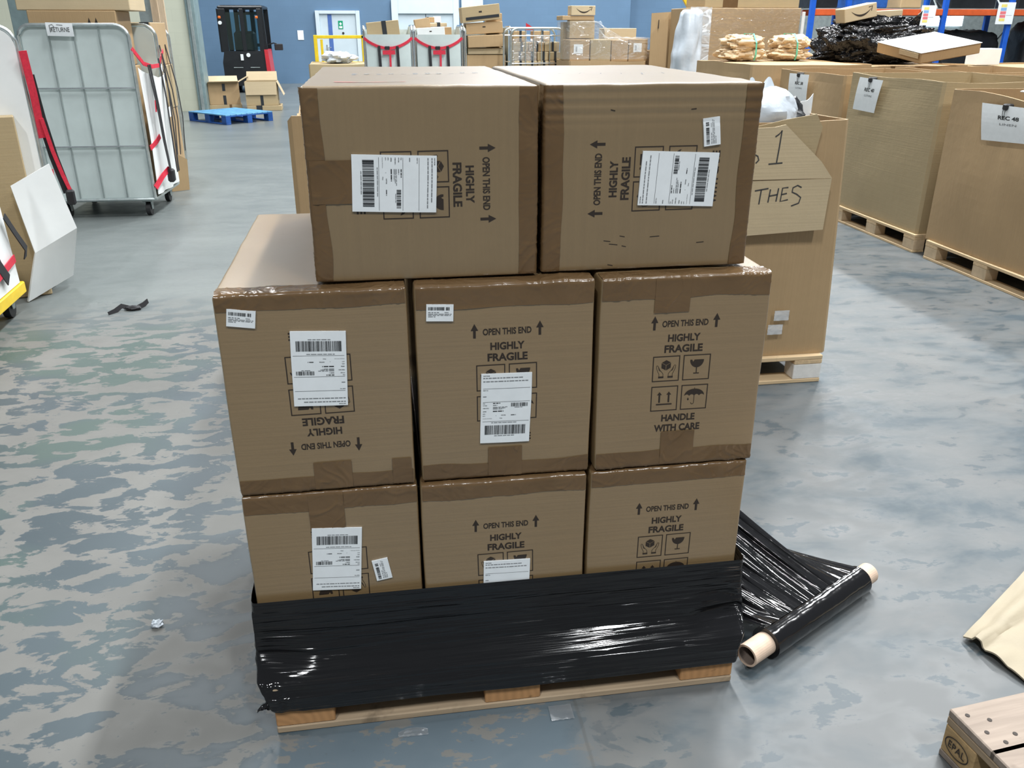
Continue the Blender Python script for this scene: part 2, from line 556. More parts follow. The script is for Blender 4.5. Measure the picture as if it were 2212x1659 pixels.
    def sheet(s, fn, nu, nv, th, mi=0):
        """grid with thickness th along its normals"""
        P = [[Vector(fn(i / nu, j / nv)) for j in range(nv + 1)] for i in range(nu + 1)]
        vs, fs = [], []
        for i in range(nu + 1):
            for j in range(nv + 1):
                du = P[min(i + 1, nu)][j] - P[max(i - 1, 0)][j]
                dv = P[i][min(j + 1, nv)] - P[i][max(j - 1, 0)]
                nn = du.cross(dv).normalized() * th / 2
                vs += [P[i][j] + nn, P[i][j] - nn]
        k = lambda i, j, q: (i * (nv + 1) + j) * 2 + q
        for i in range(nu):
            for j in range(nv):
                fs.append((k(i, j, 0), k(i + 1, j, 0), k(i + 1, j + 1, 0), k(i, j + 1, 0)))
                fs.append((k(i, j, 1), k(i, j + 1, 1), k(i + 1, j + 1, 1), k(i + 1, j, 1)))
        for i in range(nu):
            for j in (0, nv):
                fs.append((k(i, j, 0), k(i + 1, j, 0), k(i + 1, j, 1), k(i, j, 1)))
        for j in range(nv):
            for i in (0, nu):
                fs.append((k(i, j, 0), k(i, j + 1, 0), k(i, j + 1, 1), k(i, j, 1)))
        return s.add(vs, fs, mi)

    def prism(s, pts, h0, h1, fn, mi=0):
        """outline pts (2D) extruded from h0 to h1; fn maps (a,b,h) to 3D"""
        n = len(pts)
        vs = [fn(a, b, h0) for a, b in pts] + [fn(a, b, h1) for a, b in pts]
        fs = [tuple(range(n)), tuple(range(2 * n - 1, n - 1, -1))]
        fs += [(i, (i + 1) % n, n + (i + 1) % n, n + i) for i in range(n)]
        return s.add(vs, fs, mi)

    def build(s, name, mats, parent=None, smooth=None, weld=False, recalc=True, weighted=False):
        me = bpy.data.meshes.new(name)
        me.from_pydata(s.v, [], s.f)
        for m in (mats if isinstance(mats, (list, tuple)) else [mats]):
            me.materials.append(m)
        me.polygons.foreach_set('material_index', s.mi)
        if recalc or weld:
            bm = bmesh.new()
            bm.from_mesh(me)
            if weld:
                bmesh.ops.remove_doubles(bm, verts=bm.verts, dist=1e-5)
            if recalc:
                bmesh.ops.recalc_face_normals(bm, faces=bm.faces)
            if smooth:
                for f in bm.faces:
                    f.smooth = True
                for e in bm.edges:
                    if len(e.link_faces) == 2 and e.calc_face_angle(0) > smooth:
                        e.smooth = False
            bm.to_mesh(me)
            bm.free()
        me.update()
        o = bpy.data.objects.new(name, me)
        COL.objects.link(o)
        if parent is not None:
            o.parent = parent
        if weighted:
            w = o.modifiers.new('face_normals', 'WEIGHTED_NORMAL')
            w.keep_sharp = True
            w.weight = 100
        return o


def tag(o, label, cat, group=None):
    o['label'] = label
    o['category'] = cat
    if group:
        o['group'] = group
    return o


def thing(name, label, cat, loc=(0, 0, 0), rz=0.0, group=None):
    o = bpy.data.objects.new(name, None)
    o.empty_display_size = 0.1
    COL.objects.link(o)
    o.location = loc
    o.rotation_euler = (0, 0, rz)
    return tag(o, label, cat, group)


def structure(o):
    o['kind'] = 'structure'
    return o


def note(o, label):
    o['label'] = label
    return o


_txt = {}


def text2d(body, bold=0.0):
    key = (body, bold)
    if key not in _txt:
        cu = bpy.data.curves.new('lettering', 'FONT')
        cu.body = body
        cu.align_x = 'CENTER'
        cu.resolution_u = 3
        cu.offset = bold
        ob = bpy.data.objects.new('lettering', cu)
        COL.objects.link(ob)
        bpy.context.view_layer.update()
        dg = bpy.context.evaluated_depsgraph_get()
        me = ob.evaluated_get(dg).to_mesh()
        vs = [(p.co.x, p.co.y) for p in me.vertices]
        fs = [tuple(p.vertices) for p in me.polygons]
        ob.evaluated_get(dg).to_mesh_clear()
        bpy.data.objects.remove(ob)
        bpy.data.curves.remove(cu)
        xs = [a for a, b in vs]
        ys = [b for a, b in vs]
        x0, x1, y0, y1 = min(xs), max(xs), min(ys), max(ys)
        vs = [((a - (x0 + x1) / 2) / (x1 - x0), (b - (y0 + y1) / 2) / (y1 - y0)) for a, b in vs]
        _txt[key] = (vs, fs)
    return _txt[key]


def put_text(mb, body, cx, cy, w, h, fn, mi=0, bold=0.03):
    """lettering of size w x h centred at cx, cy; fn maps 2D to 3D"""
    vs, fs = text2d(body, bold)
    mb.add([fn(cx + a * w, cy + b * h) for a, b in vs], fs, mi)


def put_poly(mb, pts, fn, mi=0):
    mb.add([fn(a, b) for a, b in pts], [tuple(range(len(pts)))], mi)


def put_rect(mb, x0, y0, x1, y1, fn, mi=0):
    put_poly(mb, [(x0, y0), (x1, y0), (x1, y1), (x0, y1)], fn, mi)


def put_line(mb, pts, w, fn, mi=0):
    """pen stroke of width w"""
    n = len(pts)
    P = [Vector(p) for p in pts]
    L, Rr = [], []
    for i in range(n):
        d = (P[min(i + 1, n - 1)] - P[max(i - 1, 0)]).normalized()
        q = Vector((-d.y, d.x)) * w / 2
        L.append(P[i] + q)
        Rr.append(P[i] - q)
    vs = [fn(*p) for p in L] + [fn(*p) for p in Rr]
    mb.add(vs, [(i, i + 1, n + i + 1, n + i) for i in range(n - 1)], mi)


def plane_map(o, right, up, off):
    """2D -> 3D on a flat face"""
    o, r, u = Vector(o), Vector(right).normalized(), Vector(up).normalized()
    n = r.cross(u)
    return lambda a, b: o + r * a + u * b + n * off


def greek(mb, x0, x1, y, h, fn, mi, rnd):
    """a line of print too small to read"""
    x = x0
    while x < x1 - 0.001:
        w = min(rnd.uniform(0.004, 0.012), x1 - x)
        put_rect(mb, x, y, x + w, y + h, fn, mi)
        x += w + 0.0016


def smile(mb, cx, cy, w, fn, mi):
    """curved arrow printed on a parcel"""
    pts = [(cx + w * (k / 14 - 0.5), cy + w * 0.62 * ((k / 14 - 0.5) ** 2) * 1.5 - 0.08 * w) for k in range(15)]
    n = len(pts)
    up = [(a, b + w * 0.035 * sin(pi * (i + 0.6) / n)) for i, (a, b) in enumerate(pts)]
    lo = [(a, b - w * 0.055 * sin(pi * (i + 0.6) / n)) for i, (a, b) in enumerate(pts)]
    put_poly(mb, lo + up[::-1], fn, mi)
    ex, ey = pts[-1]
    put_line(mb, [(ex - 0.14 * w, ey + 0.055 * w), (ex + 0.05 * w, ey + 0.075 * w), (ex - 0.01 * w, ey - 0.12 * w)], w * 0.04, fn, mi)


def lump(mb, c, r, seed, amp=0.25, freq=2.2, nu=40, nv=22, mi=0, flat=True, power=1.0, zmin=None):
    """crumpled rounded body, flat at the bottom"""
    c = Vector(c)
    sd = Vector((seed * 3.7, seed * 1.9, seed * 5.3))

    def f(u, v):
        th, ph = 2 * pi * u, pi * v
        d = Vector((sin(ph) * cos(th), sin(ph) * sin(th), cos(ph)))
        if power != 1.0:
            d = Vector([math.copysign(abs(x) ** power, x) for x in d])
        k = 1 + amp * noise.noise(d * freq + sd) + amp * 0.6 * abs(noise.noise(d * freq * 2.6 + sd)) + amp * 0.25 * noise.noise(d * freq * 7 + sd)
        p = Vector((c.x + d.x * r[0] * k, c.y + d.y * r[1] * k, c.z + d.z * r[2] * k))
        if flat:
            p.z = max(p.z, c.z - r[2] * 0.92 if zmin is None else zmin)
        return p
    mb.grid(f, nu, nv, mi, wrap=True)
    return mb

# ------------------------------------------------------------------ the hall
b = MB()
b.add([(-8, -7, 0), (24, -7, 0), (24, 28, 0), (-8, 28, 0)], [(0, 1, 2, 3)])
structure(b.build('floor', M['floor']))
b = MB()
b.box((-8, 26.3, 0), (8.45, 26.6, 5.0))
b.box((8.45, 27.2, 0), (24, 27.5, 5.0))
b.box((8.3, 26.6, 0), (8.45, 27.5, 5.0))
structure(b.build('wall_back', M['wall_blue']))
b = MB()
b.box((-8.0, 17.4, 0), (-3.26, 17.8, 5.0))
structure(b.build('wall_left', M['wall_cream']))
b = MB()
b.box((-3.26, 17.34, 0), (-3.08, 17.86, 5.0), 0, 0.01)
b.box((-3.20, 17.30, 0), (-3.14, 17.34, 5.0), 1, 0.005)
structure(b.build('trim_1', [M['green_steel'], M['dull_steel']]))
b = MB()
b.box((-3.62, 9.3, 0), (-3.42, 9.34, 4.5), 0, 0.004)
b.box((-3.62, 9.54, 0), (-3.42, 9.58, 4.5), 0, 0.004)
b.box((-3.535, 9.34, 0), (-3.505, 9.54, 4.5), 0)
structure(b.build('trim_2', M['green_steel']))

# doors in the back wall
fr = MB()
fr.box((-1.26, 26.20, 0), (-1.14, 26.32, 2.04), 0, 0.01)
fr.box((-0.07, 26.20, 0), (0.05, 26.32, 2.04), 0, 0.01)
fr.box((-1.14, 26.20, 1.95), (-0.07, 26.32, 2.04), 0, 0.01)
door = structure(fr.build('door_1', M['door_frame']))
MB().box((-1.14, 26.262, 0.01), (-0.07, 26.297, 1.95), 0, 0.004).build('door_leaf', M['door'], door)
MB().box((-0.90, 26.252, 0.02), (-0.78, 26.262, 1.94)).build('blue_strip', M['door_blue'], door)
h_ = MB()
h_.cyl((-0.98, 26.262, 1.02), (-0.98, 26.20, 1.02), 0.014, None, 10)
h_.tube([(-0.98, 26.20, 1.02), (-0.85, 26.20, 1.02)], 0.013, 8)
h_.box((-1.0, 26.255, 0.94), (-0.96, 26.262, 1.10))
h_.build('door_handle', M['chrome'], door)
h_ = MB()
h_.cyl((-0.47, 26.262, 1.42), (-0.47, 26.252, 1.42), 0.035, None, 14)
h_.build('door_viewer', M['ink_black'], door)
fr = MB()
fr.box((1.0, 26.18, 0), (1.20, 26.32, 2.36), 0, 0.01)
fr.box((2.86, 26.18, 0), (3.04, 26.32, 2.36), 0, 0.01)
fr.box((1.20, 26.18, 1.96), (2.86, 26.32, 2.36), 0, 0.01)
door = structure(fr.build('door_2', M['door_frame']))
MB().box((1.20, 26.255, 0.01), (2.02, 26.295, 1.955), 0, 0.004).build('door_leaf', M['door'], door)
MB().box((2.04, 26.255, 0.01), (2.86, 26.295, 1.955), 0, 0.004).build('door_leaf', M['door'], door)
b = MB()
b.box((3.12, 26.19, 0.0), (3.78, 26.30, 2.5), 0, 0.01)
structure(b.build('trim_3', M['door_frame']))

s_ = MB()
fm = plane_map((-0.53, 26.26, 1.65), (1, 0, 0), (0, 0, 1), 0.006)
fm2 = plane_map((-0.53, 26.26, 1.65), (1, 0, 0), (0, 0, 1), 0.008)
s_.box((-0.60, 26.254, 1.535), (-0.46, 26.261, 1.765))
put_poly(s_, [(0.0, 0.075), (0.045, 0.02), (0.016, 0.02), (0.016, -0.01), (-0.016, -0.01), (-0.016, 0.02), (-0.045, 0.02)], fm2, 1)
put_poly(s_, [(-0.045, -0.09), (0.045, -0.09), (0.045, -0.035), (-0.045, -0.035)], fm2, 1)
tag(s_.build('exit_sign', [M['green'], M['paper']]), 'small green and white exit sign on the pale door of the blue wall', 'sign')
s_ = MB()
s_.box((-1.82, 26.286, 1.235), (-1.645, 26.297, 1.50))
tag(s_.build('notice', M['paper']), 'blank looking white notice on the blue wall beside the forklift', 'notice')

# ------------------------------------------------------------------ timber pallets


def pallet(name, label, loc, rz, Wd, D, mats, group=None, nd=7, cat='pallet', white_corner=None):
    """bottom boards along x; loc is the front left corner; mats: boards along x, boards along y, block"""
    t = thing(name, label, cat, loc, rz, group)
    bx, by, bl = mats
    for k in range(3):
        y0 = (D - 0.1) * k / 2
        MB().box((0, y0, 0), (Wd, y0 + 0.1, 0.02), 0, 0.003).build('bottom_board', bx, t)
        for q in range(3):
            x0 = (Wd - 0.145) * q / 2
            MB().box((x0, y0 + 0.002, 0.02), (x0 + 0.145, y0 + 0.098, 0.098), 0, 0.003).build(
                'block', white_corner if (white_corner and k == 0 and q == 2) else bl, t)
    for q in range(3):
        x0 = (Wd - 0.145) * q / 2
        MB().box((x0, 0, 0.098), (x0 + 0.145, D, 0.120), 0, 0.003).build('stringer_board', by, t)
    for k in range(nd):
        w = 0.145 if k % 2 == 0 else 0.10
        y0 = (D - 0.145) * k / (nd - 1) + (0 if k % 2 == 0 else 0.02)
        MB().box((0, y0, 0.120), (Wd, y0 + w, 0.142), 0, 0.003).build('deck_board', bx, t)
    return t


pallet('pallet', 'weathered wooden pallet under the big carton stack, half covered by black film', (0, 0, 0), 0, 1.2, 1.0,
       (M['wood_x'], M['wood_y'], M['block']))

# ------------------------------------------------------------------ the eight large cartons
CA, CB, CD = 0.4117, 0.4903, 0.8472


class Carton:
    """one printed carton: wd x depth x ht, local origin at the front lower left corner"""
    def __init__(s, label, loc, rz, turned, seed, group, mat, dv=0.0):
        s.dv = dv
        s.w, s.h = (CB, CA) if turned in ('cw', 'ccw') else (CA, CB)
        s.w -= 0.004
        s.h -= 0.005
        s.turned, s.seed = turned, seed
        s.r = 0.008
        s.t = thing('carton', label, 'carton', loc, rz, group)
        s.rnd = random.Random(seed)
        s.crush = 0.0
        s.mat = mat

    def deform(s, p):
        sd = Vector((s.seed * 7.1, s.seed * 3.3, s.seed * 1.7))
        q = Vector((p.x, p.y, p.z))
        n = noise.noise_vector(q * 4.0 + sd) * 0.0022 + noise.noise_vector(q * 11 + sd) * 0.0008
        n.z *= 0.5
        # edges are scuffed
        ez = min(q.z, s.h - q.z)
        if ez < 0.02:
            n += noise.noise_vector(q * 22 + sd) * 0.0016 * (1 - ez / 0.02)
        if s.crush and q.z > s.h - 0.09:
            k = (q.z - (s.h - 0.09)) / 0.09
            n.y += s.crush * (0.5 + 0.5 * sin(k * 26)) * min(1, (1 - abs(2 * k - 1)) * 3)
        if q.z < 0.004:
            n.z = max(n.z, 0)
        return q + n

    def wrap(s, u, v, off):
        """surface point of the front face; u or v past an edge runs over onto the side"""
        r = s.r
        x, y, z = u, -off, v

        def bend(e):
            if e <= 0:
                return e, -off
            a = e / r
            if a < pi / 2:
                return (r + off) * sin(a), r - (r + off) * cos(a)
            return r + off, r + (e - r * pi / 2)
        if v > s.h - r:
            q, y = bend(v - (s.h - r))
            z = s.h - r + q
        elif v < r:
            q, y = bend(r - v)
            z = r - q
        if u > s.w - r:
            q, y2 = bend(u - (s.w - r))
            x = s.w - r + q
            y = max(y, y2)
        elif u < r:
            q, y2 = bend(r - u)
            x = r - q
            y = max(y, y2)
        return s.deform(Vector((x, y, z)))

    def body(s):
        r = s.r
        def cs(L, n):
            return [0, 0.3 * r, r] + [r + (L - 2 * r) * k / n for k in range(1, n)] + [L - r, L - 0.3 * r, L]
        X, Y, Z = cs(s.w, 12), cs(CD, 16), cs(s.h, 60 if s.crush else 14)
        dims = (s.w, CD, s.h)
        idx, vs, fs = {}, [], []

        def vert(p):
            key = tuple(round(a, 6) for a in p)
            if key not in idx:
                q = [min(max(a, r), L - r) for a, L in zip(p, dims)]
                d = Vector([a - c for a, c in zip(p, q)])
                nz = sum(1 for a in d if abs(a) > 1e-9)
                if nz >= 2:
                    m = max(abs(a) for a in d)
                    d = d.normalized() * m
                    p = Vector(q) + d
                idx[key] = len(vs)
                vs.append(s.deform(Vector(p)))
            return idx[key]
        for a, b_, mk, Ls in ((X, Z, lambda i, j, e: (X[i], e, Z[j]), CD), (X, Y, lambda i, j, e: (X[i], Y[j], e), s.h), (Y, Z, lambda i, j, e: (e, Y[i], Z[j]), s.w)):
            for e in (0, Ls):
                for i in range(len(a) - 1):
                    for j in range(len(b_) - 1):
                        fs.append((vert(mk(i, j, e)), vert(mk(i + 1, j, e)), vert(mk(i + 1, j + 1, e)), vert(mk(i, j + 1, e))))
        mb = MB()
        mb.add(vs, fs, 0)
        s.print_marks(mb)
        return mb

    def lay(s, u, v, off=0.0005):
        """layout coordinates (upright print) to the face"""
        v += s.dv
        if s.turned == 'cw':
            u, v = v, CA - u
        elif s.turned == 'ccw':
            u, v = CB - v, u
        elif s.turned == 'down':
            u, v = CA - u, CB - v
        return s.wrap(u, v, off)

    def print_marks(s, mb):
        f = s.lay
        put_text(mb, 'OPEN THIS END', 0.2065, 0.372, 0.112, 0.0160, f, 1, 0.028)
        for x in (0.1318, 0.2818):
            put_poly(mb, [(x - 0.003, 0.358), (x + 0.003, 0.358), (x + 0.003, 0.378), (x - 0.003, 0.378)], f, 1)
            put_poly(mb, [(x - 0.0085, 0.376), (x + 0.0085, 0.376), (x, 0.3925)], f, 1)
        put_text(mb, 'HIGHLY', 0.2068, 0.3366, 0.079, 0.0185, f, 1, 0.036)
        put_text(mb, 'FRAGILE', 0.2070, 0.3096, 0.093, 0.0195, f, 1, 0.036)
        put_text(mb, 'HANDLE', 0.2058, 0.1304, 0.085, 0.0180, f, 1, 0.036)
        put_text(mb, 'WITH CARE', 0.2045, 0.1035, 0.117, 0.0190, f, 1, 0.036)
        lw = 0.0024
        for x0, y0 in ((0.1342, 0.2270), (0.2090, 0.2270), (0.1342, 0.1497), (0.2090, 0.1497)):
            x1, y1 = x0 + 0.0665, y0 + 0.0650
            put_rect(mb, x0, y0, x1, y0 + lw, f, 1)
            put_rect(mb, x0, y1 - lw, x1, y1, f, 1)
            put_rect(mb, x0, y0 + lw, x0 + lw, y1 - lw, f, 1)
            put_rect(mb, x1 - lw, y0 + lw, x1, y1 - lw, f, 1)
        # hands holding a cube
        cx, cy = 0.1675, 0.2685
        R_ = 0.0125
        hx = [(R_ * 0.87 * sx, R_ * sy) for sx, sy in ((0, 1), (1, 0.5), (1, -0.5), (0, -1), (-1, -0.5), (-1, 0.5))]
        g = 0.0007
        for q in (((0, 1), (1, .5), (0, 0), (-1, .5)), ((1, .5), (1, -.5), (0, -1), (0, 0)), ((-1, .5), (0, 0), (0, -1), (-1, -.5))):
            mx = sum(a for a, b_ in q) / 4 * R_ * 0.87
            my = sum(b_ for a, b_ in q) / 4 * R_
            ln = math.hypot(mx, my)
            put_poly(mb, [(cx + a * R_ * 0.87 + mx / ln * g, cy + b_ * R_ + my / ln * g) for a, b_ in q], f, 1)
        for sg in (-1, 1):
            hand = [(0.0065, 0.241), (0.0065, 0.2475), (0.0105, 0.2530), (0.0150, 0.2580), (0.0160, 0.2600), (0.0190, 0.2665), (0.0215, 0.2700), (0.0238, 0.2685), (0.0225, 0.2600),
                    (0.0185, 0.2510), (0.0165, 0.2470), (0.0165, 0.241)]
            put_line(mb, [(cx + sg * a, b_ - 0.001) for a, b_ in hand], 0.0011, f, 1)
            put_line(mb, [(cx + sg * a, b_) for a, b_ in ((0.0190, 0.2655), (0.0165, 0.2560), (0.0135, 0.2540))], 0.0011, f, 1)
            put_rect(mb, cx + sg * 0.0050, 0.2360, cx + sg * 0.0180, 0.2405, f, 1)
        # broken glass
        cx = 0.2424
        bowl = [(-0.0165, 0.2790), (-0.0120, 0.2790), (-0.0095, 0.2735), (-0.0060, 0.2790), (0.0170, 0.2790)]
        arc = [(0.0170 * cos(a), 0.2790 - 0.0200 * sin(a)) for a in [pi * k / 12 for k in range(1, 12)]]
        put_poly(mb, [(cx + a, b_) for a, b_ in bowl + arc], f, 1)
        put_rect(mb, cx - 0.0012, 0.2450, cx + 0.0012, 0.2600, f, 1)
        put_rect(mb, cx - 0.0070, 0.2430, cx + 0.0070, 0.2455, f, 1)
        # this way up
        cx = 0.1675
        for dx in (-0.0120, 0.0110):
            put_rect(mb, cx + dx - 0.0021, 0.1720, cx + dx + 0.0021, 0.1940, f, 1)
            put_poly(mb, [(cx + dx - 0.0060, 0.1920), (cx + dx + 0.0060, 0.1920), (cx + dx, 0.2000)], f, 1)
        put_rect(mb, cx - 0.0195, 0.1655, cx + 0.0195, 0.1690, f, 1)
        # umbrella
        cx = 0.2424
        top = [(0.0250 * cos(a), 0.1860 + 0.0175 * sin(a)) for a in [pi * k / 16 for k in range(17)]]
        sc = []
        for k in range(4):
            for j in range(1, 5):
                u = j / 5
                sc.append((-0.0250 + 0.0125 * (k + u), 0.1860 + 0.0035 * sin(pi * u)))
            sc.append((-0.0250 + 0.0125 * (k + 1), 0.1855))
        put_poly(mb, [(cx + a, b_) for a, b_ in top + sc[:-1]], f, 1)
        put_line(mb, [(cx, 0.1870), (cx, 0.1670), (cx - 0.0012, 0.1645), (cx - 0.0040, 0.1635), (cx - 0.0068, 0.1650), (cx - 0.0072, 0.1680)], 0.0014, f, 1)
        put_rect(mb, cx - 0.0006, 0.203, cx + 0.0006, 0.2065, f, 1)
        put_poly(mb, [(cx - 0.0150, 0.1815), (cx - 0.0125, 0.1760), (cx - 0.0150, 0.1735), (cx - 0.0175, 0.1760)], f, 1)

    def finish(s):
        s.body().build('box_body', [s.mat, M['ink']], s.t, smooth=radians(50), weighted=True)

    def tape(s, side, inner, outer=0.05, a0=0.004, a1=None, n=46):
        """strip of tape along one edge of the front, folded over it; inner is its width on the face"""
        L = s.w if side in ('top', 'bottom') else s.h
        a1 = L - a0 if a1 is None else a1
        sd = s.seed * 2.3 + {'top': 0, 'bottom': 1, 'left': 2, 'right': 3}[side]

        def f(i, j):
            a = a0 + (a1 - a0) * i
            w = inner + 0.006 * noise.noise(Vector((a * 9, sd, 0)))
            d = w + (-w - outer) * j
            e = min(a - a0, a1 - a)
            cr = 0.0
            for fq, am in ((14, 0.0016), (38, 0.0012)):
                q = noise.noise(Vector((a * fq + 2.5 * noise.noise(Vector((a * 8, d * 12, sd + 5))), d * fq * 0.55, sd + fq)))
                cr += am * max(0.0, 1 - abs(q) * 7) ** 2
            off = 0.0010 + cr * (1.0 if e < 0.07 else 0.55) + 0.0007 * abs(noise.noise(Vector((a * 16, d * 30, sd))))
            if side == 'top':
                return s.wrap(a, s.h - d, off)
            if side == 'bottom':
                return s.wrap(a, d, off)
            if side == 'left':
                return s.wrap(d, a, off)
            return s.wrap(s.w - d, a, off)
        mb = MB()
        mb.grid(f, 150, 30)
        return mb.build('packing_tape', M['tape'], s.t, smooth=radians(60))

    def patch(s, u0, v0, u1, v1, name='tape_end', m='tape', off0=0.0022, n=40):
        def f(i, j):
            u, v = u0 + (u1 - u0) * i, v0 + (v1 - v0) * j
            q = noise.noise(Vector((u * 34 + 2.0 * noise.noise(Vector((u * 9, v * 14, s.seed + 3.3))), v * 9, s.seed * 4.1)))
            off = off0 + 0.0016 * max(0.0, 1 - abs(q) * 6) ** 2
            return s.wrap(u, v, off)
        mb = MB()
        mb.grid(f, n, n)
        return mb.build(name, M[m], s.t, smooth=radians(60))

    def crease(s, pts, w=0.0016):
        """shiny pucker in the tape"""

    def label(s, cu, cv, deg, small=False):
        W_, H_ = (0.0598, 0.0385) if small else (0.1180, 0.1772)
        ca, sa = cos(radians(deg)), sin(radians(deg))

        def f(a, b_, off):
            return s.wrap(cu + a * ca - b_ * sa, cv + a * sa + b_ * ca, off)
        mb = MB()
        k = 9
        o0 = 0.0042
        # sheet with a paper edge
        top = [[f(-W_ / 2 + W_ * i / k, -H_ / 2 + H_ * j / k, o0) for j in range(k + 1)] for i in range(k + 1)]
        mb.add([p for r_ in top for p in r_], [(i * (k + 1) + j, (i + 1) * (k + 1) + j, (i + 1) * (k + 1) + j + 1, i * (k + 1) + j + 1) for i in range(k) for j in range(k)], 0)
        rim = [(i, 0) for i in range(k)] + [(k, j) for j in range(k)] + [(i, k) for i in range(k, 0, -1)] + [(0, j) for j in range(k, 0, -1)]
        tv = [top[i][j] for i, j in rim]
        bv = [f(-W_ / 2 + W_ * i / k, -H_ / 2 + H_ * j / k, 0.0006) for i, j in rim]
        n = len(rim)
        mb.add(tv + bv, [(i, (i + 1) % n, n + (i + 1) % n, n + i) for i in range(n)], 0)
        g = lambda a, b_: f(a, b_, o0 + 0.0006)
        rnd = random.Random(31 if not small else 32)

        def bars(x0, x1, y0, y1):
            x = x0
            while x < x1:
                w = rnd.choice((0.0005, 0.0005, 0.0010, 0.0016)) * (1 if not small else 0.8)
                put_rect(mb, x, y0, min(x + w, x1), y1, g, 1)
                x += w + rnd.choice((0.0005, 0.0008, 0.0014)) * (1 if not small else 0.7)
        if small:
            bars(-0.026, 0.010, 0.0062, 0.0138)
            bars(0.013, 0.021, 0.0062, 0.0138)
            greek(mb, -0.026, -0.002, 0.0005, 0.0016, g, 2, rnd)
            greek(mb, 0.010, 0.019, 0.0008, 0.0012, g, 2, rnd)
            greek(mb, -0.026, 0.026, -0.0030, 0.0013, g, 2, rnd)
            greek(mb, -0.026, 0.024, -0.0058, 0.0013, g, 2, rnd)
            greek(mb, -0.026, -0.010, -0.0090, 0.0013, g, 2, rnd)
            return mb.build('sku_label', [M['paper'], M['ink_black'], M['ink_grey']], s.t)
        x0, x1 = -0.0545, 0.0545

        def word(body, x, y, h, bold=0.02):
            vs, fs = text2d(body, bold)
            w = h * 0.72 * len(body)
            put_text(mb, body, x + w / 2, y + h / 2, w, h, g, 1, bold)
        word('SHIP FROM:', x0, 0.0830, 0.0021)
        greek(mb, x0, 0.040, 0.0775, 0.0021, g, 2, rnd)
        greek(mb, x0, 0.051, 0.0690, 0.0021, g, 2, rnd)
        for y in (0.0515, 0.0175, -0.0325):
            put_rect(mb, x0, y, x1 + 0.001, y + 0.0006, g, 1)
        word('SHIP TO:', x0, 0.0465, 0.0021)
        greek(mb, x0, x0 + 0.008, 0.0310, 0.0018, g, 2, rnd)
        word('PO#', x0, 0.0130, 0.0022)
        greek(mb, -0.031, -0.014, 0.0132, 0.0020, g, 1, rnd)
        word('STYLE#', x0, 0.0080, 0.0022)
        greek(mb, -0.031, -0.020, 0.0082, 0.0017, g, 2, rnd)
        word('ITEM DESC:', x0, 0.0010, 0.0020)
        for y in (0.0036, 0.0012, -0.0012):
            greek(mb, -0.031, 0.003 - 400 * (0.0036 - y) * 0.005, y, 0.0013, g, 2, rnd)
        word('ASIN#', x0, -0.0075, 0.0023, 0.03)
        greek(mb, -0.031, -0.006, -0.0075, 0.0023, g, 1, rnd)
        word('UPC:', x0, -0.0135, 0.0021)
        word('QTY:', x0, -0.0190, 0.0021)
        put_rect(mb, -0.0235, -0.0190, -0.0230, -0.0168, g, 1)
        word('CARTON#', -0.0115, -0.0180, 0.0022, 0.03)
        greek(mb, 0.012, 0.024, -0.0178, 0.0017, g, 1, rnd)
        word('Country Of Origin:', x0, -0.0255, 0.0017)
        word('China', -0.0150, -0.0252, 0.0019)
        bars(0.0115, 0.0510, 0.0045, 0.0140)
        greek(mb, 0.020, 0.040, 0.0020, 0.0013, g, 2, rnd)
        greek(mb, -0.034, 0.028, -0.0365, 0.0015, g, 2, rnd)
        bars(-0.0490, 0.0480, -0.0665, -0.0425)
        greek(mb, -0.026, 0.022, -0.0705, 0.0016, g, 2, rnd)
        return mb.build('shipping_label', [M['paper'], M['ink_black'], M['ink_grey']], s.t)


zB, zM, zT = 0.1435, 0.1435 + CB, 0.1435 + 2 * CB
C3 = 'large printed cartons on the pallet'
# bottom row
c = Carton('bottom left carton of the stack, upside down print, label with the barcode at its top', (-0.0249, 0.0956, zB), 0.012, 'down', 1, C3, M['card'], 0.016)
c.finish()
c.tape('top', 0.046)
c.patch(0.150, CB - 0.105, 0.232, CB - 0.008)
c.label(0.2041, 0.2974, 180 - 4.5)
c.label(0.3108, 0.2555, 99, True)
c = Carton('bottom middle carton of the stack, half its white label behind the black film', (0.3899, 0.0895, zB), -0.004, '', 2, C3, M['card'], -0.012)
c.finish()
c.tape('top', 0.043)
c.label(0.2050, 0.1680, -2.2)
c = Carton('bottom right carton of the stack without a label, nearest the film roll', (0.8073, 0.0920, zB), 0.003, '', 3, C3, M['card'], -0.005)
c.finish()
c.tape('top', 0.042)
# middle row
c = Carton('middle row left carton with bare lit top and two labels, upside down print', (-0.0269, 0.0981, zM), 0.007, 'down', 4, C3, M['card'])
c.finish()
c.tape('top', 0.036)
c.tape('bottom', 0.040)
c.patch(0.172, 0.006, 0.260, 0.075)
c.patch(0.355, 0.006, 0.400, 0.072)
c.label(0.2085, 0.3088, 180 - 2.6)
c.label(0.0556, 0.4340, -8, True)
c = Carton('middle carton of the stack, upright print, long label over the symbols, small label above', (0.3961, 0.1000, zM), -0.002, '', 5, C3, M['card'], 0.0025)
c.finish()
c.tape('top', 0.052)
c.tape('bottom', 0.043)
c.patch(0.160, 0.006, 0.242, 0.082)
c.label(0.2018, 0.1831, -1.5)
c.label(0.0556, 0.4250, -2.5, True)
c = Carton('middle row right carton showing its whole fragile print and no label', (0.8157, 0.0960, zM), 0.0, '', 6, C3, M['card'])
c.finish()
c.tape('top', 0.050)
c.tape('bottom', 0.044)
c.patch(0.128, CB - 0.090, 0.212, CB - 0.008)
c.patch(0.165, 0.006, 0.250, 0.094)
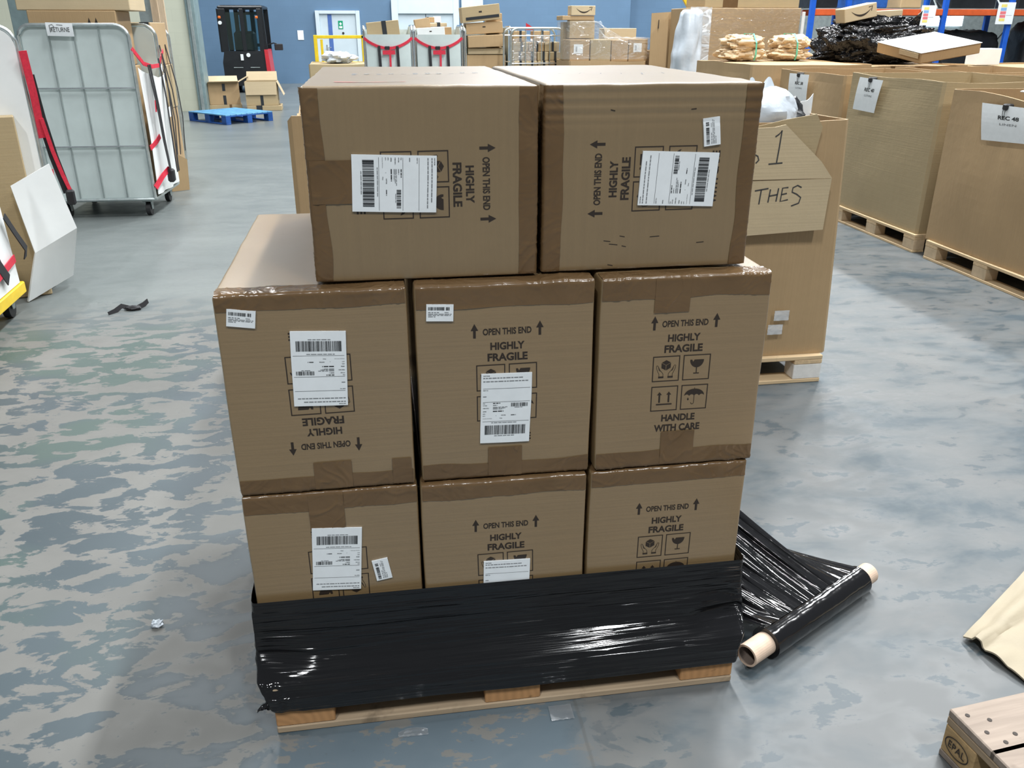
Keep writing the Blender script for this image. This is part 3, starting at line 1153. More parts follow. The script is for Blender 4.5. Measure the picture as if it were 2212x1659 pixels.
# top row, turned on their sides
c = Carton('top left carton lying on its side, print reading downwards, red stripe on top', (0.1896, 0.1418, zT), 0.0, 'cw', 7, C3, M['card_v'], 0.002)
c.finish()
c.tape('left', 0.036)
c.tape('right', 0.040)
c.patch(0.006, 0.172, 0.150, 0.262)
c.label(0.1784, 0.2111, -90 - 2.3)
tm = MB()
zt_ = c.h
rr = random.Random(5)


def on_top(cc, ox, oy, off=0.0012):
    return lambda a, b_: cc.deform(Vector((ox + a, oy + b_, cc.h))) + Vector((0, 0, off))


f_ = on_top(c, 0, 0)
for k in range(10):
    put_rect(tm, 0.065 + 0.135 * k / 9, 0.105, 0.065 + 0.135 * (k + 1) / 9, 0.116, f_)
tm.build('red_stripe', M['red_ink'], c.t)
for k in range(11):
    x = 0.095 + k * 0.030
    tm = MB()
    greek(tm, x, x + 0.013, 0.42, 0.010, f_, 0, rr)
    if k not in (2, 4, 8):
        greek(tm, x, x + 0.013, 0.435, 0.014, f_, 0, rr)
    if k in (0, 2, 5, 6):
        greek(tm, x, x + 0.012, 0.40, 0.010, f_, 0, rr)
    tm.build('top_print', M['ink_grey'], c.t)
c = Carton('top right carton lying on its side, dented, print reading upwards', (0.6897, 0.1520, zT), 0.0, 'ccw', 8, C3, M['card_v'], -0.004)
c.crush = 0.0024
c.finish()
c.tape('left', 0.042)
c.tape('right', 0.040)
c.label(0.3056, 0.2033, 90 - 2.6)
c.label(0.3743, 0.3040, 97, True)
f_ = on_top(c, 0, 0)
for k in range(7):
    x = 0.05 + k * 0.052
    tm = MB()
    put_line(tm, [(x, 0.36 - k * 0.008), (x + 0.010, 0.366), (x + 0.017, 0.355)], 0.003, f_)
    tm.build('top_print', M['ink_grey'], c.t)
# dents and scratches as dark strokes on its face, dent shade in the colour
rr = random.Random(12)
for (u, v, L_) in ((0.15, 0.068, .016), (0.165, 0.060, .02), (0.19, 0.055, .010), (0.16, 0.012, .012), (0.185, 0.078, .012), (0.26, 0.075, .022), (0.37, 0.058, .018), (0.33, 0.352, .012), (0.15, 0.352, .010)):
    pts = [(u + L_ * (k / 4 - 0.5), v + 0.0012 * (k / 4 - 0.5) * (1 if u > 0.2 else -2)) for k in range(5)]
    tm = MB()
    put_line(tm, pts, 0.0018, lambda a, b_, c=c: c.wrap(a, b_, 0.0005))
    tm.build('painted_dent', M['ink'], c.t)

# ------------------------------------------------------------------ black film round the foot of the stack


def film_wrap():
    # rows from top to bottom: z, front y, left x, right x, back y
    prof = [(0.340, 0.083, -0.036, 1.236, 0.975), (0.30, 0.082, -0.037, 1.236, 0.978), (0.24, 0.076, -0.038, 1.236, 0.98),
            (0.19, 0.055, -0.038, 1.234, 0.985), (0.150, 0.010, -0.036, 1.228, 1.000), (0.120, -0.006, -0.020, 1.210, 1.006), (0.076, -0.007, -0.006, 1.206, 1.007)]

    def pr(t):
        z = 0.340 + (0.076 - 0.340) * t
        for a, b_ in zip(prof, prof[1:]):
            if z >= b_[0] - 1e-9:
                k = (a[0] - z) / (a[0] - b_[0])
                k = min(max(k, 0), 1)
                k = k * k * (3 - 2 * k) if b_[0] < 0.2 else k
                return [p + (q - p) * k for p, q in zip(a, b_)]
        return list(prof[-1])

    def f(u, t):
        z, yf, xl, xr, yb = pr(t)
        # go round: 0-0.62 front, then right, back, left
        rc = 0.012
        w, d = xr - xl, yb - yf
        if u < 0.62:
            a = u / 0.62
            x, y, nx, ny = xl + w * a, yf, 0, -1
            e = min(a, 1 - a) * w
            if e < rc:
                k = (1 - e / rc)
                y += rc * (1 - math.sqrt(max(0, 1 - k * k)))
        elif u < 0.76:
            a = (u - 0.62) / 0.14
            x, y, nx, ny = xr, yf + rc + (d - rc) * a, 1, 0
        elif u < 0.88:
            a = (u - 0.76) / 0.12
            x, y, nx, ny = xr - w * a, yb, 0, 1
        else:
            a = (u - 0.88) / 0.12
            x, y, nx, ny = xl, yb - (d - rc) * a, -1, 0
        if u < 0.62 and z < 0.31:
            # taut over the carton corners, bridging out to the deck between them
            e = min((x - xl), (xr - x))
            k = min(1.0, e / 0.16)
            k = k * k * (3 - 2 * k)
            q = min(1, max(0, (z - 0.150) / 0.045))
            y = y * k + (y + (0.084 - y) * q * q * (3 - 2 * q)) * (1 - k)
        s_ = x + y * 0.7
        rg = 0
        for fq, am, sl in ((34, 0.0030, 0.10), (70, 0.0018, -0.08), (150, 0.0008, 0.15)):
            nz = noise.noise(Vector((s_ * 1.5, (z + sl * s_ * 0.25) * fq, fq)))
            rg += am * (1 - 2.2 * abs(nz))
        amp = min(1.0, t * 8) * (0.6 + 0.7 * noise.noise(Vector((s_ * 2.2, z * 6, 4))) + 0.3)
        rg *= max(amp, 0.1)
        if u < 0.62:
            # pinch at the right hand lower corner
            e = Vector(((x - 1.18) / 0.10, (z - 0.205) / 0.055))
            rg += 0.006 * math.exp(-e.length_squared) * sin(9 * math.atan2(e.y, e.x - 1.2))
            e = xl + 0.10 - x
            if e > 0 and z < 0.16:
                rg += 0.006 * (e / 0.10) * noise.noise(Vector((x * 60, z * 60, 2)))
        rg = max(rg, -0.002)
        zz = z + (0.003 - 0.006 * (x / 1.2)) * (1 - t) + (0.003 * noise.noise(Vector((s_ * 4, 1, 7))) if t > 0.97 else 0)
        return (x + nx * (rg + 0.002), y + ny * (rg + 0.002), zz)
    # dense front, light elsewhere
    us = [0.62 * k / 300 for k in range(301)] + [0.62 + 0.14 * k / 40 for k in range(1, 41)] + [0.76 + 0.12 * k / 20 for k in range(1, 21)] + [0.88 + 0.12 * k / 36 for k in range(1, 36)]
    nt = 110
    vs, fs = [], []
    for u in us:
        for j in range(nt + 1):
            vs.append(f(u, j / nt))
    n = len(us)
    for i in range(n):
        for j in range(nt):
            a, b_ = i, (i + 1) % n
            fs.append((a * (nt + 1) + j, b_ * (nt + 1) + j, b_ * (nt + 1) + j + 1, a * (nt + 1) + j + 1))
    mb = MB()
    mb.add(vs, fs)
    return mb.build('stretch_film', M['film'], None, smooth=radians(80))


fo = film_wrap()
tag(fo, 'black stretch film wound round the foot of the carton stack and its pallet', 'film wrap')
# loose twist of film at the left corner
b = MB()
for k in range(3):
    p0 = Vector((0.0, 0.0 + k * 0.006, 0.10 - k * 0.008))
    b.sheet(lambda u, v, k=k: (-0.006 - 0.030 * u, -0.004 + 0.02 * u * (k - 1) + 0.010 * v, 0.108 - k * 0.010 + 0.012 * (v - 0.5) * (1 - u) - 0.012 * u + 0.003 * sin(9 * u + k)), 8, 3, 0.001)
b.build('film_tail', M['film_sheet'], fo, smooth=radians(60))

# the roll on the floor and its last pull of film
ra, rb = Vector((1.332, 0.081, 0.047)), Vector((1.742, 0.312, 0.047))
ax = (rb - ra).normalized()
roll = thing('film_roll', 'roll of black stretch film on a pale cardboard core, on the floor beside the pallet', 'film roll', (ra.x, ra.y, 0))
o_ = Vector((ra.x, ra.y, 0))
mb = MB()
e1 = ax.cross(Vector((0, 0, 1))).normalized()
e2 = Vector((0, 0, 1))
Lr = (rb - ra).length


def rollf(u, v):
    a = 2 * pi * u
    x = Lr * v
    r = 0.0455 + 0.0007 * noise.noise(Vector((x * 25, cos(a) * 2, sin(a) * 2))) + 0.0004 * noise.noise(Vector((x * 90, cos(a) * 3, sin(a) * 3)))
    p = ra + ax * x + e1 * cos(a) * r + e2 * sin(a) * r - o_
    p.z = max(p.z, 0.0012)
    return p


mb.grid(rollf, 48, 70, 0, wrap=True)
for q, x in ((0, 0.0), (1, Lr)):
    c0 = ra + ax * x - o_
    ring = [c0 + e1 * cos(2 * pi * k / 48) * 0.0455 + e2 * sin(2 * pi * k / 48) * 0.0455 for k in range(48)]
    inn = [c0 + e1 * cos(2 * pi * k / 48) * 0.0330 + e2 * sin(2 * pi * k / 48) * 0.0330 for k in range(48)]
    for p in ring:
        p.z = max(p.z, 0.0012)
    mb.add(ring + inn, [(k, (k + 1) % 48, 48 + (k + 1) % 48, 48 + k) for k in range(48)])
mb.build('film_winding', M['film_roll'], roll, smooth=radians(40))
mb = MB()
pa, pb = ra - ax * 0.086 - o_, rb + ax * 0.060 - o_
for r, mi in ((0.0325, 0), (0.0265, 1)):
    vs = []
    for p in (pa, pb):
        vs += [p + e1 * cos(2 * pi * k / 32) * r + e2 * sin(2 * pi * k / 32) * r for k in range(32)]
    mb.add(vs, [(k, (k + 1) % 32, 32 + (k + 1) % 32, 32 + k) for k in range(32)], mi)
for p in (pa, pb):
    vs = [p + e1 * cos(2 * pi * k / 32) * r + e2 * sin(2 * pi * k / 32) * r for r in (0.0325, 0.0265) for k in range(32)]
    mb.add(vs, [(k, (k + 1) % 32, 32 + (k + 1) % 32, 32 + k) for k in range(32)], 0)
mb.build('core', [M['core'], M['core_in']], roll, smooth=radians(40), recalc=False)


def pulled(mb, A0, A1, B0, B1, n, pl, amp, sag, nv=26, seed=0):
    """pleated film between edge A (stack) and edge B (roll)"""
    A0, A1, B0, B1 = map(Vector, (A0, A1, B0, B1))
    nn = (A1 - A0).cross(B0 - A0).normalized()

    def f(u, v):
        a, b_ = A0.lerp(A1, u), B0.lerp(B1, u)
        p = a.lerp(b_, v)
        q = sin(u * pl * 2 * pi + 1.7 * noise.noise(Vector((u * 6, v * 1.2, seed)))) * 0.5 + noise.noise(Vector((u * pl * 1.6, v * 1.5, seed + 3)))
        p = p + nn * amp * q * (0.35 + 0.65 * sin(pi * min(1, v * 0.9 + 0.1)))
        p.z -= sag * sin(pi * v) * 0.6
        p.z = max(p.z, 0.004)
        return p
    mb.grid(f, n, nv)


top = lambda k: ra.lerp(rb, k) + Vector((0, 0, 0.046)) - ax.cross(e2) * 0.0 - e1 * 0.008
mb = MB()
pulled(mb, Vector((1.240, 0.22, 0.085)) - o_, Vector((1.240, 0.56, 0.375)) - o_, top(0.02) - o_, top(0.70) - o_, 150, 9, 0.010, 0.02)
mb.build('pulled_film', M['film_sheet'], roll, smooth=radians(80))
mb = MB()
pulled(mb, Vector((1.240, 0.56, 0.370)) - o_, Vector((1.240, 0.80, 0.10)) - o_, top(0.70) - o_, top(0.985) - o_, 90, 5, 0.010, 0.05, 26, 5)
mb.build('pulled_film', M['film_sheet'], roll, smooth=radians(80))

# ------------------------------------------------------------------ scraps on the floor
b = MB()
lump(b, (-0.395, 0.48, 0.008), (0.016, 0.014, 0.010), 3, 0.6, 2.5, 16, 10)
tag(b.build('plastic_scrap', M['bag_white'], None, radians(40)), 'small white scrap of plastic on the floor left of the stack', 'scrap')
b = MB()
b.sheet(lambda u, v: (0.300 + 0.075 * u, -0.062 + 0.028 * v * (0.6 + 0.4 * sin(3 * u)), 0.003 + 0.002 * noise.noise(Vector((u * 5, v * 5, 1)))), 12, 6, 0.001)
tag(b.build('tape_scrap', M['clear'], None, radians(60)), 'clear bit of tape stuck to the blue floor in front of the pallet', 'scrap')
b = MB()
b.sheet(lambda u, v: (0.690 + 0.060 * u, -0.068 + 0.050 * v, 0.004 + 0.004 * abs(noise.noise(Vector((u * 4, v * 4, 6))))), 12, 8, 0.001)
tag(b.build('tape_scrap', M['clear'], None, radians(60)), 'crinkled clear scrap of tape on the floor near the middle of the pallet front', 'scrap')
b = MB()
b.strap([(-1.36, 3.58, 0.004), (-1.33, 3.62, 0.012), (-1.30, 3.66, 0.03), (-1.26, 3.67, 0.012), (-1.22, 3.68, 0.006), (-1.18, 3.71, 0.02), (-1.165, 3.75, 0.03)], 0.03, 0.004, (0.2, 0.6, 1.0))
lump(b, (-1.24, 3.665, 0.012), (0.05, 0.025, 0.014), 9, 0.4, 2, 16, 10)
tag(b.build('webbing_scrap', M['strap_black'], None, radians(40)), 'crumpled black strap end lying alone on the floor of the aisle', 'strap')

# ------------------------------------------------------------------ pallet and cardboard at the lower right
pl = pallet('pallet', 'stamped wooden pallet cut off at the lower right corner of the photo', (2.80, -0.185, 0), pi + radians(6), 1.2, 0.8,
            (M['wood_grey'], M['wood_y'], M['wood_stamp']))
b = MB()
fm = plane_map((1.2 + 0.002, 0.05, 0.060), (0, 1, 0), (0, 0, 1), 0.001)
put_line(b, [(0.036 * cos(2 * pi * k / 24), 0.024 * sin(2 * pi * k / 24)) for k in range(25)], 0.003, fm)
put_text(b, 'EPAL', 0, 0, 0.052, 0.020, fm, 0, 0.012)
b.build('burnt_stamp', M['ink'], pl)
for (x, y) in ((1.175, 0.030), (1.135, 0.055), (1.170, 0.085), (1.110, 0.105), (1.150, 0.120)):
    b = MB()
    b.cyl((x, y, 0.1415), (x, y, 0.1432), 0.0055, None, 12)
    b.build('nail_head', M['ink'], pl)
b = MB()


def cb(u, v):
    p = Vector((1.93, 0.055, 0.012)).lerp(Vector((2.40, 0.345, 0.045)), u).lerp(Vector((1.985, -0.150, 0.010)).lerp(Vector((2.52, -0.10, 0.04)), u), v)
    p.z += 0.020 * abs(noise.noise(Vector((u * 3, v * 3, 2)))) + (0.012 if abs(v - 0.22) < 0.06 else 0) + 0.03 * v * (1 - v)
    return p


b.sheet(cb, 24, 24, 0.005)
tag(b.build('cardboard_sheet', M['sheet_card'], None, radians(50)), 'creased pale cardboard sheet on the floor at the right edge above the stamped pallet', 'cardboard')

# ------------------------------------------------------------------ tall cardboard bulk bins


def bulk_bin(name, label, x0, y0, wd, dp, z0, z1, seed, rz=0.0, mat='kraft', group=None, lean=0.0, th=0.014, lid=False, dips=None):
    """open bin: wd along x, dp along y, lower corner at x0,y0; standing on something at z0"""
    t = thing(name, label, 'cardboard bin', (x0, y0, z0), rz, group)
    H = z1 - z0
    sd = seed * 5.7
    per = []
    n = 14
    c = 0.02
    for i in range(n + 1):
        per.append((c + (wd - 2 * c) * i / n, 0.0))
    for i in range(n + 1):
        per.append((wd, c + (dp - 2 * c) * i / n))
    for i in range(n + 1):
        per.append((wd - c - (wd - 2 * c) * i / n, dp))
    for i in range(n + 1):
        per.append((0.0, dp - c - (dp - 2 * c) * i / n))
    N = len(per)
    nz = 14

    def top(k):
        x, y = per[k]
        d = 0.018 * noise.noise(Vector((x * 1.6, y * 1.6, sd)))
        if dips:
            d += dips(x, y)
        return H + d

    def pt(k, j, ins):
        x, y = per[k]
        v = j / nz
        z = top(k) * v
        bul = 0.022 * sin(pi * min(1, v * 1.05)) + 0.012 * noise.noise(Vector((x * 2.2, y * 2.2, z * 2.2 + sd)))
        px, py = x, y
        side = k // (n + 1)
        sg = -1 if side in (0, 3) else 1
        if side in (1, 3):
            px = x + sg * (bul * sin(pi * (y / dp)) - ins)
            py = min(max(y, ins), dp - ins)
        else:
            py = y + sg * (bul * sin(pi * (x / wd)) - ins)
            px = min(max(x, ins), wd - ins)
        px -= lean * v * (px / wd)
        return (px, py, z)
    mb = MB()
    vs, fs = [], []
    for k in range(N):
        for j in range(nz + 1):
            vs.append(pt(k, j, 0.0))
    for k in range(N):
        for j in range(nz + 1):
            vs.append(pt(k, j, th))
    off = N * (nz + 1)
    for k in range(N):
        a, b_ = k, (k + 1) % N
        for j in range(nz):
            fs.append((a * (nz + 1) + j, b_ * (nz + 1) + j, b_ * (nz + 1) + j + 1, a * (nz + 1) + j + 1))
            fs.append((off + a * (nz + 1) + j, off + a * (nz + 1) + j + 1, off + b_ * (nz + 1) + j + 1, off + b_ * (nz + 1) + j))
        fs.append((a * (nz + 1) + nz, b_ * (nz + 1) + nz, off + b_ * (nz + 1) + nz, off + a * (nz + 1) + nz))
    mb.add(vs, fs)
    mb.add([(th, th, 0.004), (wd - th, th, 0.004), (wd - th, dp - th, 0.004), (th, dp - th, 0.004)], [(0, 1, 2, 3)])
    if lid:
        mb.box((0.01, 0.01, H - 0.02), (wd - 0.01, dp - 0.01, H - 0.008))
    mb.build('bin_wall', M[mat], t, smooth=radians(45), recalc=False)
    return t


GB = 'tall cardboard bins along the right side'
PB = 'pallets under the bins on the right'
NEWW = (M['wood_new_y'], M['wood_new'], M['block_pale'])


def pallet_y(name, label, x0, y0, Wx, Ly, mats, group=None, **kw):
    """pallet whose long boards run along y; seen side is the low x side"""
    return pallet(name, label, (x0, y0 + Ly, 0), -pi / 2, Ly, Wx, mats, group, **kw)


# wood grain runs along the local x of a pallet, so turned pallets take the same boards
NEWT = (M['wood_new'], M['wood_new_y'], M['block_pale'])
pallet_y('pallet', 'pale pallet under the nearest bin at the right edge', 4.42, 2.82, 1.0, 1.26, NEWT, PB)
pallet_y('pallet', 'pale pallet under the second bin from the right edge', 4.43, 4.24, 1.0, 1.24, NEWT, PB)
pallet_y('pallet', 'pale pallet hidden mostly behind the handwritten bin', 4.43, 5.66, 1.0, 1.24, NEWT, PB)
bulk_bin('bulk_bin', 'nearest tall brown bin at the right edge, with the large white sign', 4.44, 2.86, 1.15, 1.28, 0.143, 1.225, 1, 0, 'kraft', GB,
         dips=lambda x, y: -0.07 * max(0, 1 - y / 1.0) if x < 0.6 else -0.03)
bulk_bin('bulk_bin', 'second tall brown bin on the right, with the tilted white sign', 4.45, 4.26, 1.15, 1.30, 0.143, 1.262, 2, 0, 'kraft_grey', GB)
bulk_bin('bulk_bin', 'third brown bin of the right hand row, sign behind the mailing bags', 4.46, 5.68, 1.15, 1.28, 0.143, 1.232, 3, 0, 'kraft', GB)
bulk_bin('bulk_bin', 'brown bin at the far left end of the signed row, below the paper bundles', 4.20, 7.10, 1.35, 1.60, 0.002, 1.262, 4, 0, 'kraft', GB, lid=True)
bulk_bin('bulk_bin', 'tall brown bin in the second row behind the nearest signed bin', 5.78, 3.10, 1.15, 1.25, 0.002, 1.270, 5, 0, 'kraft', GB)
bulk_bin('bulk_bin', 'tall brown bin in the second row behind the bin with the tilted sign', 5.78, 4.45, 1.15, 1.25, 0.002, 1.235, 6, 0, 'kraft', GB)
bulk_bin('bulk_bin', 'tall brown bin in the second row behind the third bin', 5.78, 5.82, 1.15, 1.25, 0.002, 1.240, 7, 0, 'kraft', GB)
bulk_bin('bulk_bin', 'closed brown bin under the heap of black film', 5.62, 7.45, 1.30, 1.70, 0.002, 1.225, 8, 0, 'kraft', GB, lid=True)
bulk_bin('bulk_bin', 'closed brown bin under the wide flat carton', 6.98, 6.30, 1.20, 1.75, 0.002, 1.222, 9, 0, 'kraft', GB, lid=True)
bulk_bin('bulk_bin', 'tall brown bin in the third row at the right edge', 7.10, 4.70, 1.15, 1.40, 0.002, 1.290, 10, 0, 'kraft', GB)
bulk_bin('bulk_bin', 'closed brown bin under the low black film at the right edge', 8.30, 6.00, 1.20, 1.90, 0.002, 1.190, 11, 0, 'kraft', GB, lid=True)
bulk_bin('bulk_bin', 'brown bin just behind the cartons, its torn left edge beside the top left carton', -0.05, 2.30, 1.15, 1.15, 0.143, 1.265, 12, 0, 'kraft', None,
         dips=lambda x, y: (-0.05 * abs(sin(y * 23)) - 0.10 * max(0, 1 - abs(y - 0.35) / 0.3) if x < 0.1 else 0))
pallet('pallet', 'pallet hidden under the bin just behind the cartons', (-0.05, 2.30, 0), 0, 1.2, 1.15, NEWT)


def flange(cc):
    pass


# signs clipped to the bins
def bin_sign(label, corners, title, sub, ins=True):
    """corners: top far, top near, bottom near, bottom far on a face looking to -x, as (y, z)"""
    (y0, z0), (y1, z1), (y2, z2), (y3, z3) = corners
    X = 4.405

    def f(a, b_, off=0.0):
        u, v = a + 0.5, 0.5 - b_
        yt, zt = y0 + (y1 - y0) * u, z0 + (z1 - z0) * u
        yb, zb = y3 + (y2 - y3) * u, z3 + (z2 - z3) * u
        return Vector((X - off - 0.004 * sin(pi * v), yt + (yb - yt) * v, zt + (zb - zt) * v))
    t = thing('sign', label, 'sign', (0, 0, 0), 0, 'white signs clipped to the bins')
    mb = MB()
    mb.sheet(lambda u, v: f(u - 0.5, v - 0.5), 8, 8, 0.002)
    g = lambda a, b_: f(a, b_, 0.0024)
    put_text(mb, title, 0.06, 0.16, 0.42, 0.11, g, 1, 0.03)
    put_text(mb, sub, 0.06, -0.02, 0.34, 0.06, g, 2, 0.0)
    mb.build('sheet', [M['paper'], M['ink_black'], M['ink_grey']], t, recalc=False)
    mb = MB()
    ym, zm = (y0 + y1) / 2, (z0 + z1) / 2
    mb.box((X - 0.018, ym - 0.022, zm - 0.028), (X + 0.045, ym + 0.022, zm + 0.012), 0, 0.008)
    mb.tube([(X - 0.012, ym - 0.010, zm - 0.028), (X - 0.012, ym - 0.008, zm - 0.075), (X - 0.012, ym + 0.008, zm - 0.075), (X - 0.012, ym + 0.010, zm - 0.028)], 0.0018, 6, 0)
    mb.build('binder_clip', M['rubber'], t)


bin_sign('large white sign reading REC 48 on the nearest bin at the right edge', ((3.749, 1.160), (3.270, 1.160), (3.235, 0.950), (3.683, 0.925)), 'REC 48', 'LINEN')
bin_sign('tilted white sign on the second bin from the right edge', ((5.337, 1.240), (4.984, 1.232), (5.042, 0.975), (5.377, 0.980)), 'REC 40', 'CLOTHING')
bin_sign('upright white sign on the third bin, above the mailing bags', ((6.634, 1.208), (6.237, 1.212), (6.232, 0.972), (6.613, 0.958)), 'REC 38', 'CLOTHING')

# white topped stuff in the nearest bin
b = MB()
b.sheet(lambda u, v: (4.55 + 0.55 * u, 2.98 + 0.62 * v, 1.19 + 0.13 * u + 0.05 * v * (1 - u) + 0.02 * noise.noise(Vector((u * 2, v * 2, 3)))), 12, 12, 0.006)
tag(b.build('white_sheet', M['white_board'], None, radians(50)), 'white sheet sticking up inside the nearest bin at the right edge', 'sheet')

# ------------------------------------------------------------------ bin with the handwritten flap
GX, GY = 1.27, 1.955
pallet('pallet', 'pale pallet with one whitewashed block under the handwritten bin', (GX, GY - 0.03, 0), 0, 1.185, 1.0,
       (M['wood_new'], M['wood_new_y'], M['block_pale']), None, 7, 'pallet', M['white_block'])
hb = bulk_bin('bulk_bin', 'brown bin with handwriting on its folded flap, right behind the carton stack', GX, GY, 1.215, 1.1, 0.143, 1.258, 21, 0, 'kraft', None, lean=0.055)
FY = -0.045


def flap(name, outline, y_of, mat, th=0.007):
    mb = MB()
    fn = lambda a, b_, h: (a, y_of(b_) - h, b_)
    mb.prism(outline, 0, th, fn)
    return mb.build(name, M[mat], hb)


ox, oz = GX, 0.143
P_ = lambda pts: [(x - ox, z - oz) for x, z in pts]
yf1 = lambda z: FY - 0.012 * (1 - abs((z + oz) - 1.02) / 0.26)
fl = flap('flap', P_([(1.30, 1.012), (2.345, 1.012), (2.285, 1.085), (2.10, 1.245), (2.05, 1.235), (1.30, 1.21)]), yf1, 'kraft_pale')
fl2 = flap('flap', P_([(1.30, 0.735), (2.335, 0.780), (2.345, 1.010), (1.30, 1.002)]), lambda z: FY - 0.010 - 0.02 * (1.01 - oz - z), 'kraft_pale')
flap('flap', P_([(2.02, 1.05), (2.262, 1.085), (2.285, 1.23), (2.25, 1.285), (2.10, 1.262), (1.97, 1.235)]), lambda z: FY + 0.022, 'kraft_grey', 0.006)
mb = MB()
pen = lambda a, b_: (a - ox, yf1(b_ - oz) - 0.0085, b_ - oz)
put_line(mb, [(2.055, 1.195), (2.070, 1.205), (2.083, 1.222), (2.078, 1.15), (2.072, 1.085)], 0.006, pen)
put_line(mb, [(2.035, 1.080), (2.10, 1.084)], 0.006, pen)
mb.build('handwriting', M['marker'], hb)
mb = MB()
put_line(mb, [(1.960, 1.125), (1.982, 1.115), (1.988, 1.098), (1.975, 1.085)], 0.006, pen)
mb.build('handwriting', M['marker'], hb)
mb = MB()
pen = lambda a, b_: (a - ox, FY - 0.010 - 0.02 * (1.01 - b_) - 0.0085, b_ - oz)


def letter(*strokes):
    q = MB()
    for pts in strokes:
        put_line(q, pts, 0.006, pen)
    q.build('handwriting', M['marker'], hb)


letter([(1.985, 0.965), (2.048, 0.974)], [(2.015, 0.970), (2.010, 0.905)])
letter([(2.058, 0.970), (2.052, 0.912)], [(2.055, 0.940), (2.095, 0.946)], [(2.096, 0.974), (2.090, 0.915)])
letter([(2.142, 0.976), (2.115, 0.974), (2.110, 0.915), (2.146, 0.922)], [(2.112, 0.945), (2.138, 0.950)])
letter([(2.205, 0.974), (2.185, 0.984), (2.164, 0.974), (2.162, 0.955), (2.185, 0.945), (2.206, 0.930), (2.200, 0.905), (2.165, 0.893)])
letter([(1.87, 0.975), (1.84, 0.95), (1.86, 0.915), (1.89, 0.935), (1.87, 0.975)])
letter([(1.80, 0.97), (1.80, 0.915), (1.825, 0.91)])
letter([(1.78, 0.965), (1.745, 0.955), (1.75, 0.915), (1.785, 0.91)])
for z0_, z1_, x0_ in ((0.335, 0.385, 2.17), (0.265, 0.315, 2.145)):
    mb = MB()
    mb.sheet(lambda u, v: (x0_ - ox + 0.075 * u, -0.030 - 0.006 * abs(noise.noise(Vector((u * 5, v * 5, z0_)))), z0_ - oz + (z1_ - z0_) * v), 10, 8, 0.001)
    mb.build('tape_end', M['clear_thick'], hb, smooth=radians(60))

# mailing bags in it
b = MB()
lump(b, (2.05, 2.16, 1.275), (0.20, 0.17, 0.125), 4, 0.16, 1.5, 44, 26)
b.sheet(lambda u, v: (1.98 + 0.13 * u + 0.02 * v, 2.07 + 0.03 * u + 0.03 * v, 1.375 + 0.055 * v * (0.55 + 0.45 * sin(9 * u + 1))), 14, 6, 0.003)
tag(b.build('mailing_bag', M['bag_white'], None, radians(35)), 'white plastic mailing bag bulging out of the handwritten bin', 'mailing bag')
b = MB()
lump(b, (1.83, 2.10, 1.285), (0.10, 0.10, 0.120), 8, 0.35, 1.8, 34, 20)
tag(b.build('mailing_bag', M['bag_blue'], None, radians(35)), 'dark blue plastic bag beside the white one in the handwritten bin', 'mailing bag')
b = MB()
lump(b, (2.26, 2.28, 1.255), (0.09, 0.10, 0.075), 11, 0.35, 1.8, 30, 18)
tag(b.build('mailing_bag', M['dark_load'], None, radians(35)), 'dark bag peeping out behind the white one in the handwritten bin', 'mailing bag')
b = MB()
b.sheet(lambda u, v: (2.30 + 0.12 * u, 2.26 + 0.05 * u, 1.16 + 0.11 * v + 0.075 * u + 0.012 * sin(6 * u)), 10, 5, 0.003)
tag(b.build('mailing_bag', M['paper'], None, radians(50)), 'flat white envelope standing at the right corner of the handwritten bin', 'envelope')

# ------------------------------------------------------------------ cartons of the background


